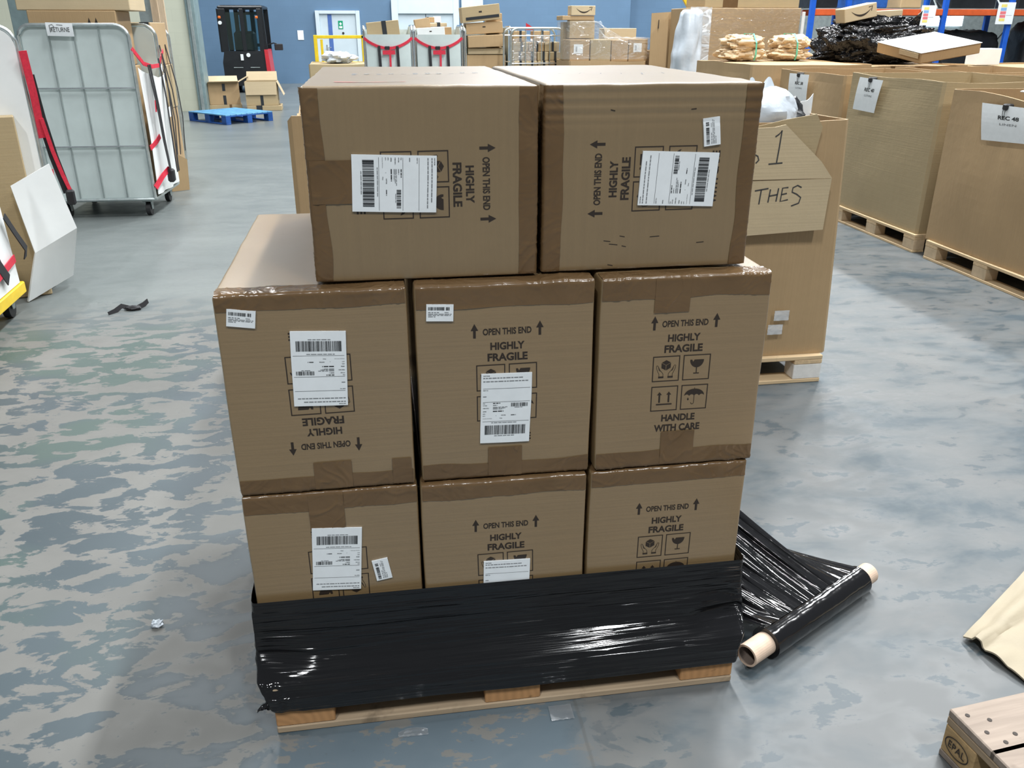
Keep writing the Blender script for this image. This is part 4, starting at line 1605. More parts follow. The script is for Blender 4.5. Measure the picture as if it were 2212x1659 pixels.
def parcel(label, cx, cy, z, w, d, h, rz=0.0, mat='kraft', tape=None, mark=None, open_=False, group=None, tilt=0.0, label_sheet=None, name='parcel', cat='cardboard box'):
    t = thing(name, label, cat, (cx, cy, z), rz, group)
    t.rotation_euler = (0, tilt, rz)
    mb = MB()
    mats = [M[mat], M['ink']]
    if open_:
        th = 0.006
        mb.box((-w / 2, -d / 2, 0), (w / 2, d / 2, th))
        mb.box((-w / 2, -d / 2, 0), (w / 2, -d / 2 + th, h))
        mb.box((-w / 2, d / 2 - th, 0), (w / 2, d / 2, h))
        mb.box((-w / 2, -d / 2 + th, 0), (-w / 2 + th, d / 2 - th, h))
        mb.box((w / 2 - th, -d / 2 + th, 0), (w / 2, d / 2 - th, h))
    else:
        mb.box((-w / 2, -d / 2, 0), (w / 2, d / 2, h), 0, 0.006)
    fn = plane_map((0, -d / 2, h / 2), (1, 0, 0), (0, 0, 1), 0.002)
    if mark == 'smile':
        smile(mb, 0.02 * w, -0.05 * h, w * 0.62, fn, 1)
    elif mark == 'stamp':
        put_rect(mb, -0.05 * w, 0.05 * h, 0.03 * w, 0.16 * h, fn, 1)
    elif mark == 'arrows':
        for dx in (0.18, 0.26):
            put_rect(mb, dx * w, 0.0, dx * w + 0.01, 0.25 * h, fn, 1)
            put_poly(mb, [(dx * w - 0.012, 0.25 * h), (dx * w + 0.022, 0.25 * h), (dx * w + 0.005, 0.38 * h)], fn, 1)
    mb.build('box_body', mats, t)
    if tape:
        m, x, wd_ = tape
        q = MB()
        q.box((x - wd_ / 2, -d / 2 - 0.003, 0.0 if m != 'half' else h * 0.4), (x + wd_ / 2, -d / 2 - 0.0002, h + 0.002))
        q.box((x - wd_ / 2, -d / 2 - 0.003, h + 0.0002), (x + wd_ / 2, d / 2, h + 0.003))
        q.build('packing_tape', M['dark_tape'] if m != 'brown' else M['tape'], t)
    if label_sheet:
        x, zc, lw_, lh = label_sheet
        q = MB()
        q.box((x - lw_ / 2, -d / 2 - 0.003, zc - lh / 2), (x + lw_ / 2, -d / 2 - 0.0003, zc + lh / 2))
        fm_ = plane_map((x, -d / 2 - 0.003, zc), (1, 0, 0), (0, 0, 1), 0.001)
        for k in range(6):
            put_rect(q, -lw_ * 0.30, -lh * 0.30 + k * lh * 0.1, -lw_ * 0.12, -lh * 0.30 + k * lh * 0.1 + lh * 0.05, fm_, 1)
        q.build('address_label', [M['paper'], M['ink_grey']], t)
    return t


# open boxes beyond the blue pallet
def open_box(label, cx, cy, z, w, d, h, rz, flaps, mat='kraft', tape=True):
    t = parcel(label, cx, cy, z, w, d, h, rz, mat, None, None, True)
    for (side, ln, ang, m) in flaps:
        mb = MB()
        hw = w / 2 if side in 'fb' else d / 2
        ca, sa = cos(radians(ang)), sin(radians(ang))
        for_pts = []
        mb2 = []

        def P(a, b_, o):
            # a along the edge, b outward; o thickness
            out, up = b_ * ca - o * sa, b_ * sa + o * ca
            if side == 'f':
                return (a, -d / 2 - out, h + up)
            if side == 'b':
                return (a, d / 2 + out, h + up)
            if side == 'r':
                return (w / 2 + out, a, h + up)
            return (-w / 2 - out, a, h + up)
        mb.prism([(-hw + 0.004, 0), (hw - 0.004, 0), (hw - 0.012, ln), (-hw + 0.012, ln)], 0, 0.005, P)
        mb.build('flap', M[m], t)
    if tape:
        q = MB()
        q.box((-0.03, -d / 2 - 0.003, h * 0.62), (0.03, -d / 2 - 0.0002, h * 0.95))
        q.build('packing_tape', M['dark_tape'], t)
        q = MB()
        q.box((-0.03, -d / 2 - 0.003, 0.0), (0.03, -d / 2 - 0.0002, h * 0.42))
        q.build('packing_tape', M['dark_tape'], t)
    return t


open_box('open brown carton on the left behind the blue pallet', -2.80, 17.85, 0.10, 0.62, 0.40, 0.44, 0.16, [('l', .18, 20, 'kraft_pale'), ('b', .2, 30, 'kraft_pale'), ('r', .24, 28, 'kraft_pale'), ('f', .12, 12, 'kraft_pale')])
open_box('right open carton behind the blue pallet, its pale flap hanging down', -1.98, 17.55, 0.10, 0.64, 0.45, 0.47, 0.03, [('f', .26, -84, 'kraft_pale'), ('r', .30, -66, 'kraft_pale'), ('b', .2, 60, 'kraft_pale')], 'kraft_grey')
parcel('flat brown carton lying on the floor under the left open carton', -2.80, 17.85, 0.0, 0.66, 0.44, 0.098, 0.16, 'kraft_grey', ('brown', 0.1, 0.05))
parcel('flattened brown carton on the floor under the right open carton', -1.95, 17.55, 0.0, 0.70, 0.55, 0.098, 0.05, 'kraft_grey', ('dark', -0.1, 0.12))

# blue pallet
bp = thing('pallet', 'blue pallet lying flat on the floor of the aisle beyond the cages', 'pallet', (-3.10, 15.44, 0), radians(-48), None)
for k in range(3):
    MB().box((0, 0.45 * k, 0), (1.2, 0.45 * k + 0.1, 0.022), 0, 0.004).build('bottom_board', M['blue_pallet'], bp)
    for q in range(3):
        MB().box((0.5275 * q, 0.45 * k, 0.022), (0.5275 * q + 0.145, 0.45 * k + 0.1, 0.130), 0, 0.004).build('block', M['blue_pallet'], bp)
    MB().box((0.5275 * k, 0, 0.130), (0.5275 * k + 0.145, 1.0, 0.150), 0, 0.003).build('stringer_board', M['blue_pallet'], bp)
for k in range(9):
    y0 = (1.0 - 0.10) * k / 8
    MB().box((0, y0, 0.150), (1.2, y0 + 0.10, 0.170), 0, 0.003).build('deck_board', M['blue_deck'], bp)

# ------------------------------------------------------------------ forklift seen from behind
fk = thing('forklift', 'dark forklift truck seen from behind in front of the blue wall', 'forklift', (-2.92, 22.6, 0), 0.0)
b = MB()
b.box((-0.52, 0.25, 0.20), (0.52, 1.65, 0.72), 0, 0.05)
b.build('chassis', M['black_paint'], fk)
b = MB()
b.prism([(-0.55, 0.18), (0.55, 0.18), (0.56, 0.75), (0.50, 1.02), (-0.50, 1.02), (-0.56, 0.75)], 0, 0.42, lambda a, b_, h: (a, -0.10 + h + 0.06 * max(0, b_ - 0.7), b_))
b.build('counterweight', M['black_paint'], fk)
b = MB()
b.box((-0.10, -0.125, 0.80), (-0.03, -0.102, 0.95), 0, 0.004)
b.build('number_plate', M['paper'], fk)
for x in (-0.30, 0.12):
    b = MB()
    b.box((x, -0.12, 0.62), (x + 0.24, -0.102, 0.635), 0, 0.003)
    b.build('vent_slot', M['dull_steel'], fk)
b = MB()
b.prism([(0.54, 0.12), (0.66, 0.12), (0.60, 1.06), (0.51, 1.06)], 0, 0.9, lambda a, z, h: (a, -0.12 + h, z))
b.build('side_panel', M['red'], fk)
b = MB()
b.box((-0.56, -0.02, 2.02), (0.56, 1.30, 2.10), 0, 0.03)
for k in range(6):
    b.box((-0.5, 0.1 + 0.2 * k, 2.10), (0.5, 0.14 + 0.2 * k, 2.115))
b.build('roof', M['black_paint'], fk)
for x0, x1, y0, y1 in ((-0.53, -0.53, 0.05, 0.02), (0.53, 0.50, 0.05, 0.02), (-0.50, -0.50, 1.30, 1.20), (0.50, 0.50, 1.30, 1.20)):
    b = MB()
    zb = 1.0 if y0 < 1 else 0.7
    b.prism([(-0.06, -0.03), (0.06, -0.03), (0.06, 0.03), (-0.06, 0.03)], 0, 1, lambda a, b_, h, x0=x0, x1=x1, y0=y0, y1=y1, zb=zb: (x0 + (x1 - x0) * h + a, y0 + (y1 - y0) * h + b_, zb + (2.03 - zb) * h))
    b.build('roof_post', M['black_paint'], fk)
b = MB()
for x in (-0.16, 0.06):
    b.box((x, 1.38, 0.1), (x + 0.11, 1.50, 2.05), 0, 0.01)
b.box((-0.32, 1.38, 1.1), (0.32, 1.46, 1.18))
b.box((-0.32, 1.38, 1.9), (0.32, 1.46, 1.98))
b.box((-0.36, 1.38, 0.1), (-0.25, 1.50, 2.05), 0, 0.01)
b.box((0.25, 1.38, 0.1), (0.36, 1.50, 2.05), 0, 0.01)
b.build('mast', M['black_paint'], fk)
b = MB()
b.box((-0.28, 0.35, 0.95), (0.28, 0.50, 1.50), 0, 0.06)
b.box((-0.28, 0.45, 0.85), (0.28, 0.95, 1.00), 0, 0.05)
b.build('seat', M['rubber'], fk)
b = MB()
b.box((-0.40, -0.01, 1.05), (-0.02, 0.005, 1.95))
b.box((0.06, -0.01, 1.05), (0.44, 0.005, 1.95))
b.build('rear_window', M['glass'], fk)
b = MB()
b.box((-0.03, -0.03, 1.02), (0.07, 0.02, 2.03), 0, 0.008)
b.box((0.40, -0.03, 1.0), (0.52, 0.02, 2.03), 0, 0.008)
b.box((-0.56, -0.03, 1.0), (-0.38, 0.02, 2.03), 0, 0.008)
b.build('cab_frame', M['black_paint'], fk)
for x in (-0.56, 0.36):
    b = MB()
    b.box((x, -0.06, 1.80), (x + 0.07, -0.02, 1.86), 0, 0.01)
    b.build('indicator_lamp', M['orange_lens'], fk)
b = MB()
b.cyl((-0.52, -0.07, 1.70), (-0.52, -0.03, 1.70), 0.045, None, 14)
b.build('work_lamp', M['paper'], fk)
b = MB()
b.cyl((0.10, -0.12, 0.93), (0.10, -0.10, 0.93), 0.05, None, 16)
b.build('badge', M['paper'], fk)
b = MB()
b.tube([(0.52, 0.9, 1.16), (0.66, 0.9, 1.20), (0.74, 0.88, 1.18)], 0.015, 8)
b.box((0.68, 0.84, 1.02), (0.90, 0.90, 1.18), 0, 0.015)
b.build('mirror', M['rubber'], fk)
for x in (-0.56, 0.36):
    for y in (0.22, 1.30):
        b = MB()
        b.cyl((x, y, 0.25), (x + 0.20, y, 0.25), 0.25, None, 24)
        b.build('wheel', M['rubber'], fk)
b = MB()
for x in (-0.30, 0.18):
    b.box((x, 1.50, 0.05), (x + 0.12, 2.5, 0.09), 0, 0.01)
    b.box((x, 1.50, 0.05), (x + 0.12, 1.54, 0.55), 0, 0.01)
b.build('fork', M['dull_steel'], fk)

# yellow barrier
br = thing('barrier', 'yellow steel barrier rail in front of the pale door', 'barrier', (-0.80, 17.0, 0))
for x in (0.0, 0.95):
    b = MB()
    b.box((x, -0.03, 0), (x + 0.07, 0.04, 1.46), 0, 0.006)
    b.build('post', M['yellow'], br)
b = MB()
b.box((0.13, -0.025, 0.0), (0.18, 0.025, 1.38), 0, 0.005)
b.build('post', M['yellow'], br)
for z in (0.42, 0.90, 1.395):
    b = MB()
    b.box((0.07, -0.03, z), (1.9, 0.03, z + 0.06), 0, 0.006)
    b.build('rail', M['yellow'], br)
b = MB()
b.box((1.83, -0.03, 0), (1.9, 0.04, 1.395), 0, 0.006)
b.build('post', M['yellow'], br)

# bag of plastic on a bin behind the barrier
bulk_bin('bulk_bin', 'low brown bin behind the top left carton, carrying a clear bag', -0.75, 14.2, 1.0, 1.0, 0.002, 1.02, 31, 0, 'kraft_grey', None, lid=True)
b = MB()
lump(b, (-0.25, 14.75, 1.11), (0.26, 0.22, 0.10), 14, 0.5, 2.0, 40, 20)
tag(b.build('plastic_bag', M['bag_white'], None, radians(40)), 'clear and white plastic bag lying near the yellow barrier', 'plastic bag')

# ------------------------------------------------------------------ roll cages


def rounded_frame(x0, x1, z0, z1, r, n=7):
    """outline of an upright hoop, from the left foot over the top to the right foot"""
    pts = [(x0, z0)]
    pts += [(x0 + r - r * cos(pi / 2 * k / n), z1 - r + r * sin(pi / 2 * k / n)) for k in range(n + 1)]
    pts += [(x1 - r + r * sin(pi / 2 * k / n), z1 - r + r * cos(pi / 2 * k / n)) for k in range(n + 1)]
    pts += [(x1, z0)]
    return pts


def caster(t, x, y, top):
    b = MB()
    b.box((x - 0.045, y - 0.045, top - 0.02), (x + 0.045, y + 0.045, top), 0, 0.004)
    for s in (-1, 1):
        b.prism([(-0.035, top - 0.02), (0.035, top - 0.02), (0.018, 0.055), (-0.018, 0.055)], 0, 0.005, lambda a, z, h, s=s: (x + s * 0.026 + h, y + a, z))
    c = b.build('caster', M['dull_steel'], t)
    b = MB()
    b.cyl((x - 0.020, y, 0.062), (x + 0.020, y, 0.062), 0.060, None, 24)
    b.build('wheel', M['rubber'], c)


def roll_cage(label, loc, rz, w, d, h, liner='cream_sheet', wires=3, bars=(0.62, 1.08), front='', group=None, panels=True, name='roll_cage', zbase=0.17):
    """hoops stand at y=0 and y=d; w along x; open to +x"""
    t = thing(name, label, 'roll cage', loc, rz, group)
    zb = zbase
    b = MB()
    b.box((0.0, 0.0, zb - 0.02), (w, d, zb), 0, 0.006)
    b.build('base_deck', M['dull_steel'], t)
    b = MB()
    for a, c in (((0, 0), (w, 0)), ((w, 0), (w, d)), ((w, d), (0, d)), ((0, d), (0, 0))):
        b.tube([(a[0], a[1], zb - 0.005), (c[0], c[1], zb - 0.005)], 0.016, 8)
    b.build('base_rail', M['steel'], t)
    for y in (0.0, d):
        o = rounded_frame(0.0, w, zb, h, 0.11)
        b = MB()
        b.tube([(x, y, z) for x, z in o], 0.0165, 10)
        hoop = b.build('hoop', M['steel'], t, smooth=radians(50))
        for z in bars:
            b = MB()
            b.tube([(0.012, y - 0.004, z), (w - 0.012, y - 0.004, z)], 0.008, 8)
            b.build('cross_bar', M['chrome'], hoop)
        for k in range(wires):
            x = w * (0.27 + 0.46 * k / max(1, wires - 1))
            b = MB()
            b.tube([(x, y + 0.006, zb), (x, y + 0.006, h - 0.01)], 0.006, 6)
            b.build('upright_wire', M['dull_steel'], hoop)
    if panels:
        for y, s in ((0.020, 1), (d - 0.028, 1)):
            o = rounded_frame(0.012, w - 0.012, zb + 0.004, h - 0.015, 0.10)
            b = MB()
            b.prism(o, 0, 0.006, lambda a, z, hh, y=y: (a, y + hh, z))
            b.build('side_liner', M[liner], t)
        b = MB()
        b.box((0.004, 0.03, zb + 0.004), (0.010, d - 0.03, h - 0.08))
        b.build('back_liner', M[liner], t)
    for x in (0.09, w - 0.09):
        for y in (0.09, d - 0.09):
            caster(t, x, y, zb - 0.02)
    return t


# the caged trolley in the middle of the left side
CG = 'roll cages on the left side'
ca = roll_cage('silver roll cage with a grey sheet panel and a handwritten paper taped to its top', (-2.62, 6.60, 0), radians(-2), 0.90, 0.86, 1.645, 'cream_sheet', 3, (0.64, 1.135), group=CG)
b = MB()
b.sheet(lambda u, v: (0.25 + 0.215 * u, -0.026 - 0.004 * sin(pi * v), 1.665 - 0.105 * v - 0.006 * u), 8, 6, 0.002)
fm = plane_map((0.357, -0.031, 1.612), (1, 0, 0), (0, 0, 1), 0.002)
put_text(b, 'RETURNE', 0.005, -0.004, 0.150, 0.036, fm, 1, 0.006)
put_line(b, [(-0.075, -0.024), (-0.078, 0.03), (-0.055, 0.036), (-0.04, 0.02), (-0.066, 0.008)], 0.005, fm, 1)
put_line(b, [(-0.02, 0.034), (0.03, 0.030)], 0.004, fm, 1)
tag(b.build('sign', [M['paper'], M['marker']], ca, recalc=False), '', '')
o_ = [o for o in ca.children if o.name.startswith('sign')][0]
for k_ in ('label', 'category'):
    del o_[k_]
o_['label'] = 'white paper with handwritten capitals'
# sagging front sheet and straps on its open right side
b = MB()
b.sheet(lambda u, v: (0.925 + 0.05 * sin(pi * u) * (0.4 + v) + 0.012 * sin(u * 16 + v * 3), 0.03 + 0.80 * u, 0.20 + 1.10 * v - 0.10 * sin(pi * u) * v), 22, 14, 0.003)
b.build('front_sheet', M['white_board'], ca, smooth=radians(60))
X_ = 1.0
b = MB()
b.strap([(0.91, -0.01, 1.46), (0.955, 0.12, 1.33), (0.985, 0.26, 1.30), (0.985, 0.5, 1.30), (0.95, 0.85, 1.42)], 0.035, 0.006, (0, 0, 1))
b.build('red_strap', M['strap_red'], ca)
b = MB()
b.strap([(0.93, 0.00, 0.62), (0.955, 0.14, 0.66), (0.97, 0.22, 0.70)], 0.045, 0.006, (0, 0, 1))
b.build('red_strap', M['strap_red'], ca)
b = MB()
b.strap([(0.925, -0.02, 0.27), (0.975, 0.10, 0.36), (1.00, 0.22, 0.40), (1.03, 0.25, 0.36)], 0.05, 0.006, (0, 0.3, 1))
b.build('red_strap', M['strap_red'], ca)
b = MB()
b.strap([(1.0, 0.14, 1.02), (0.995, 0.13, 0.92)], 0.03, 0.006, (0, 1, 0))
b.build('red_strap', M['strap_red'], ca)
for y0, y1, zt in ((0.14, 0.20, 1.32), (0.20, 0.22, 1.32), (0.52, 0.44, 1.36), (0.66, 0.5, 1.40)):
    b = MB()
    b.strap([(0.985, y0, zt), (1.005, y0 * 0.8 + y1 * 0.2, zt - 0.35), (1.01, (y0 + y1) / 2, zt - 0.65), (1.02, y1, 0.40), (1.02, y1 + 0.01, 0.34)], 0.035, 0.005, (0, 1, 0.2))
    b.build('black_strap', M['strap_black'], ca)
b = MB()
b.box((0.985, 0.19, 0.28), (1.045, 0.27, 0.40), 0, 0.015)
b.build('black_buckle', M['strap_black'], ca)

# cartons piled on and behind it
parcel('big pale brown carton lying across the top of the silver roll cage', -2.215, 7.18, 1.762, 0.92, 0.72, 0.36, 0.05, 'kraft_pale', None, None)
parcel('brown carton with arrows under the bigger one above the silver roll cage', -2.23, 7.08, 1.30, 0.72, 0.55, 0.460, 0.03, 'kraft', None, 'arrows')
parcel('brown carton filling the lower part of the silver roll cage', -2.22, 7.05, 0.175, 0.74, 0.60, 1.12, 0.0, 'kraft', None, None)
cb_ = roll_cage('second roll cage loaded with cartons, half hidden behind the silver one', (-2.66, 8.02, 0), radians(2), 0.80, 0.90, 1.62, 'white_board', 3, (0.62, 1.1), group=CG)
BX = 'cartons standing in the half hidden roll cage'
parcel('tall brown carton at the bottom of the half hidden roll cage', -2.225, 8.46, 0.175, 0.70, 0.78, 0.62, 0.03, 'kraft', None, None, group=BX)
parcel('middle brown carton in the half hidden roll cage', -2.225, 8.46, 0.797, 0.70, 0.78, 0.45, 0.0, 'kraft_grey', ('dark', 0.2, 0.07), None, group=BX)
parcel('upper brown carton in the half hidden roll cage, dark band along its edge', -2.24, 8.46, 1.249, 0.72, 0.74, 0.42, 0.02, 'kraft', ('dark', 0.30, 0.09), None, group=BX)
for y0 in (0.12, 0.30, 0.62):
    b = MB()
    b.strap([(0.80, y0, 1.45), (0.86, y0 + 0.02, 1.0), (0.87, y0 + 0.03, 0.7), (0.84, y0 + 0.05, 0.32)], 0.035, 0.005, (0, 1, 0.1))
    b.build('black_strap', M['strap_black'], cb_)
b = MB()
b.sheet(lambda u, v: (0.835 + 0.02 * sin(5 * u), 0.05 + 0.28 * u, 0.74 + 0.10 * v + 0.06 * u), 8, 4, 0.002)
b.build('white_tape', M['white_board'], cb_)
b = MB()
b.sheet(lambda u, v: (-1.86 + 0.16 * u + 0.02 * v, 7.86 + 0.10 * u, 0.004 + 0.44 * v - 0.12 * u * v), 8, 8, 0.006)
tag(b.build('cardboard_sheet', M['kraft'], None, radians(60)), 'loose brown cardboard sheet standing on the floor beside the half hidden cage', 'cardboard')

# planks leaning
PLK = 'planks leaning upright by the cream wall'
for k, (x, y, w_, lab) in enumerate(((-2.72, 12.50, 0.085, 'front planed plank leaning upright beside the cream wall'), (-2.86, 12.62, 0.10, 'rear plank leaning upright behind the front one'))):
    b = MB()
    b.prism([(0, 0), (w_, 0), (w_, 0.035), (0, 0.035)], 0, 2.35, lambda a, c, h, x=x, y=y, k=k: (x + a - 0.0 * h, y + c + 0.02 * h * k, max(0.0, h)))
    o = b.build('plank', M['wood_tall'])
    tag(o, lab, 'plank', PLK)
b = MB()
b.box((-3.06, 12.75, 0), (-2.86, 12.80, 2.3), 0, 0.004)
tag(b.build('board', M['dull_steel']), 'dark grey narrow board standing behind the leaning planks', 'board', None)

# leftmost cage at the photo edge
lc = roll_cage('white panelled roll cage cut off by the left edge of the photo', (-2.725, 3.915, 0), radians(20), 0.98, 0.80, 1.64, 'white_board', 0, (), group=CG, zbase=0.20)
b = MB()
b.prism(rounded_frame(0.005, 0.975, 0.21, 1.63, 0.11), 0, 0.006, lambda a, z, hh: (a, -0.024 + hh, z))
b.build('front_liner', M['white_board'], lc)


def strap_on(par, col, pts, w, wd):
    q = MB()
    q.strap(pts, w, 0.006, wd)
    q.build(col + '_strap', M['strap_' + col], par)


strap_on(lc, 'red', [(1.01, -0.05, 1.50), (1.02, -0.02, 1.25), (1.02, 0.02, 0.98)], 0.045, (1, 0.3, 0))
strap_on(lc, 'red', [(1.035, 0.00, 1.10), (1.06, 0.03, 0.90), (1.09, 0.05, 0.74), (1.125, 0.06, 0.60)], 0.024, (1, 0.3, 0))
strap_on(lc, 'red', [(1.00, 0.00, 0.76), (1.04, 0.10, 0.75)], 0.045, (0, 0, 1))
strap_on(lc, 'black', [(1.02, -0.02, 1.36), (1.035, 0.02, 1.10), (1.06, 0.05, 0.86), (1.10, 0.07, 0.62)], 0.055, (1, 0.3, 0))
b = MB()
b.box((1.085, 0.03, 0.54), (1.14, 0.09, 0.64), 0, 0.012)
b.build('black_buckle', M['strap_black'], lc)
parcel('brown carton standing in front of the white panel at the left edge', -2.206, 4.023, 0.002, 0.72, 0.11, 1.13, radians(20), 'kraft_grey', None, None)
# low trolley in front of it
tr = thing('trolley', 'yellow decked trolley with straps at the lower end of the left edge', 'trolley', (-2.80, 2.70, 0), radians(3), None)
b = MB()
b.box((0.0, 0.0, 0.13), (1.0, 0.97, 0.20), 0, 0.006)
b.build('deck', M['yellow'], tr)
for x in (0.09, 0.91):
    for y in (0.09, 0.88):
        caster(tr, x, y, 0.13)
b = MB()
b.sheet(lambda u, v: (0.985 - 0.02 * v, 0.50 + 0.42 * u, 0.205 + 0.86 * v), 4, 8, 0.010)
b.build('side_sheet', M['white_board'], tr)
b = MB()
b.sheet(lambda u, v: (0.955 - 0.03 * v, 0.30 + 0.35 * u, 0.205 + 0.62 * v), 4, 8, 0.008)
b.build('side_sheet', M['kraft_pale'], tr)
strap_on(tr, 'red', [(1.00, 0.36, 0.80), (1.005, 0.46, 0.72), (1.01, 0.52, 0.60)], 0.06, (0, 1, 0.3))
strap_on(tr, 'black', [(1.005, 0.50, 0.66), (1.012, 0.56, 0.50), (1.010, 0.62, 0.38), (1.012, 0.70, 0.28)], 0.075, (0, 1, 0))
strap_on(tr, 'red', [(1.00, 0.40, 0.30), (1.008, 0.55, 0.325), (1.008, 0.72, 0.345), (1.0, 0.90, 0.36)], 0.045, (0, 0, 1))
strap_on(tr, 'black', [(1.01, 0.86, 0.62), (1.03, 0.92, 0.50), (1.05, 0.97, 0.40), (1.03, 0.98, 0.34)], 0.05, (0, 1, 0.2))
parcel('tan carton on the yellow decked trolley at the left edge', -2.36, 3.32, 0.202, 0.76, 0.50, 0.45, radians(3), 'kraft', None, None)
# folded white plastic panel hanging out of it
b = MB()


def panel(u, v):
    # v: 0 top, 1 bottom; a fold at v = 0.62
    top0, top1 = Vector((-1.915, 3.99, 0.73)), Vector((-1.715, 4.13, 0.84))
    mid0, mid1 = Vector((-1.850, 3.96, 0.315)), Vector((-1.640, 4.16, 0.425))
    bot0, bot1 = Vector((-1.945, 3.93, 0.006)), Vector((-1.765, 4.28, 0.080))
    if v < 0.6:
        return top0.lerp(top1, u).lerp(mid0.lerp(mid1, u), v / 0.6)
    return mid0.lerp(mid1, u).lerp(bot0.lerp(bot1, u), (v - 0.6) / 0.4)


b.sheet(panel, 8, 20, 0.012)
b.build('hanging_panel', M['white_board'], None, radians(20))
hp = [o for o in bpy.data.objects if o.name == 'hanging_panel'][0]
tag(hp, 'folded white plastic panel leaning out from the left edge cage down to the floor', 'plastic panel')

# ------------------------------------------------------------------ row of trolleys across the back


def fabric_trolley(label, x0, y0, w, d, h, rim, sheet, straps=True):
    """roll cage seen from its open front, closed by a white sheet and straps; open to -y"""
    t = thing('roll_cage', label, 'roll cage', (x0, y0, 0), 0, 'white fronted roll cages across the back')
    b = MB()
    b.box((0.0, 0.0, 0.15), (w, d, 0.17), 0, 0.005)
    b.build('base_deck', M['dull_steel'], t)
    for x in (0.0, w):
        o = rounded_frame(0.0, d, 0.17, h, 0.10)
        b = MB()
        b.tube([(x, y, z) for y, z in o], 0.017, 10)
        b.build('hoop', M['chrome'], t, smooth=radians(50))
    for x in (0.022, w - 0.028):
        b = MB()
        b.prism(rounded_frame(0.02, d - 0.02, 0.18, h - 0.02, 0.09), 0, 0.005, lambda a, z, hh, x=x: (x + hh, a, z))
        b.build('side_liner', M['cream_sheet'], t)
    b = MB()
    b.box((0.02, d - 0.03, 0.18), (w - 0.02, d - 0.022, h - 0.05))
    b.build('back_liner', M['cream_sheet'], t)
    for x in (0.09, w - 0.09):
        for y in (0.09, d - 0.09):
            caster(t, x, y, 0.15)
    if sheet:
        b = MB()
        b.sheet(lambda u, v: (0.03 + (w - 0.06) * u, -0.020 - 0.05 * sin(pi * u) * v - 0.006 * sin(u * 9), 0.20 + (rim - 0.20) * v), 20, 14, 0.004)
        b.build('front_sheet', M['cream_sheet'], t, smooth=radians(60))
    if straps:
        def sag(u):
            return rim - 0.05 - 0.145 * (sin(pi * u) ** 0.8)
        b = MB()
        b.strap([(w * k / 12, -0.028 - 0.055 * sin(pi * k / 12), sag(k / 12)) for k in range(13)], 0.04, 0.005, (0, 0, 1))
        b.build('red_strap', M['strap_red'], t)
        b = MB()
        b.strap([(w * 0.52, -0.094, rim - 0.19), (w * 0.525, -0.094, rim - 0.32), (w * 0.52, -0.092, rim - 0.75)], 0.03, 0.004, (1, 0, 0))
        b.build('red_strap', M['strap_red'], t)
        b = MB()
        b.box((w * 0.37, -0.098, rim - 0.285), (w * 0.63, -0.090, rim - 0.225))
        b.build('red_buckle', M['strap_red'], t)
        for k in (0.30, 0.68):
            b = MB()
            b.strap([(w * k, -0.086, sag(k) + 0.01), (w * (k + 0.012), -0.092, rim - 0.5), (w * (k + 0.02), -0.09, 0.35)], 0.042, 0.005, (1, 0, 0))
            b.build('black_strap', M['strap_black'], t)
        b = MB()
        b.box((w * 0.42, -0.106, rim - 0.215), (w * 0.52, -0.084, rim - 0.165), 0, 0.006)
        b.build('black_buckle', M['strap_black'], t)
    return t


fabric_trolley('left white fronted roll cage with straps, one carton on top', 0.235, 12.4, 0.732, 0.80, 1.63, 1.513, True)
fabric_trolley('right white fronted roll cage with straps and a heap of small parcels', 1.008, 12.4, 0.732, 0.80, 1.63, 1.510, True)
fabric_trolley('roll cage with open front, stacked high with big brown cartons', 1.78, 12.4, 0.72, 0.85, 1.62, 1.1, False, False)
b = MB()
b.box((0.43 + 0.02, 12.335, 1.20), (0.53 + 0.02, 12.342, 1.33))
parcel('brown carton with black tape, tilted, in the left white fronted cage', 0.555, 12.80, 1.36, 0.50, 0.42, 0.34, 0.0, 'kraft_grey', ('dark', 0.02, 0.07), None, tilt=radians(-5))
parcel('brown carton hidden in the left white fronted cage below the tilted one', 0.60, 12.80, 0.18, 0.62, 0.60, 1.15, 0.0, 'kraft')
PH = 'small parcels heaped on the right white fronted cage'
parcel('long white parcel with a small dark mark at the front of the heap', 1.27, 12.55, 1.47, 0.43, 0.16, 0.14, 0.0, 'white_board', None, 'stamp', group=PH, tilt=radians(-3))
parcel('brown carton carrying the heap of small parcels', 1.37, 12.80, 0.18, 0.62, 0.68, 1.285, 0.0, 'kraft')
parcel('tan parcel at the left of the heap, behind the white one', 1.18, 12.82, 1.47, 0.24, 0.28, 0.27, 0.0, 'kraft', None, None, group=PH, tilt=radians(-8))
parcel('flat brown parcel with black tape, second layer of the heap', 1.38, 12.86, 1.620, 0.32, 0.24, 0.055, 0.0, 'kraft_pale', ('dark', 0.03, 0.05), None, group=PH, tilt=radians(-1))
parcel('tan parcel under the flat one in the heap', 1.46, 12.86, 1.47, 0.30, 0.26, 0.145, 0.0, 'kraft', None, None, group=PH)
parcel('small tan parcel with black tape on top of the heap', 1.29, 12.92, 1.680, 0.14, 0.16, 0.080, 0.0, 'kraft', ('dark', -0.04, 0.03), None, group=PH)
parcel('small white parcel on top of the heap', 1.40, 12.90, 1.680, 0.11, 0.12, 0.090, 0.0, 'paper', None, None, group=PH, tilt=radians(-2))
SB = 'big brown cartons stacked in the open cage'
parcel('top carton of the open cage stack, tilted, long strip of black tape', 2.06, 12.66, 1.700, 0.60, 0.38, 0.225, 0.0, 'kraft_grey', None, 'stamp', group=SB, tilt=radians(-6))
parcel('second carton of the open cage stack, marked with small prints', 2.11, 12.70, 1.520, 0.58, 0.40, 0.165, 0.0, 'kraft', None, 'stamp', group=SB, tilt=radians(-3))
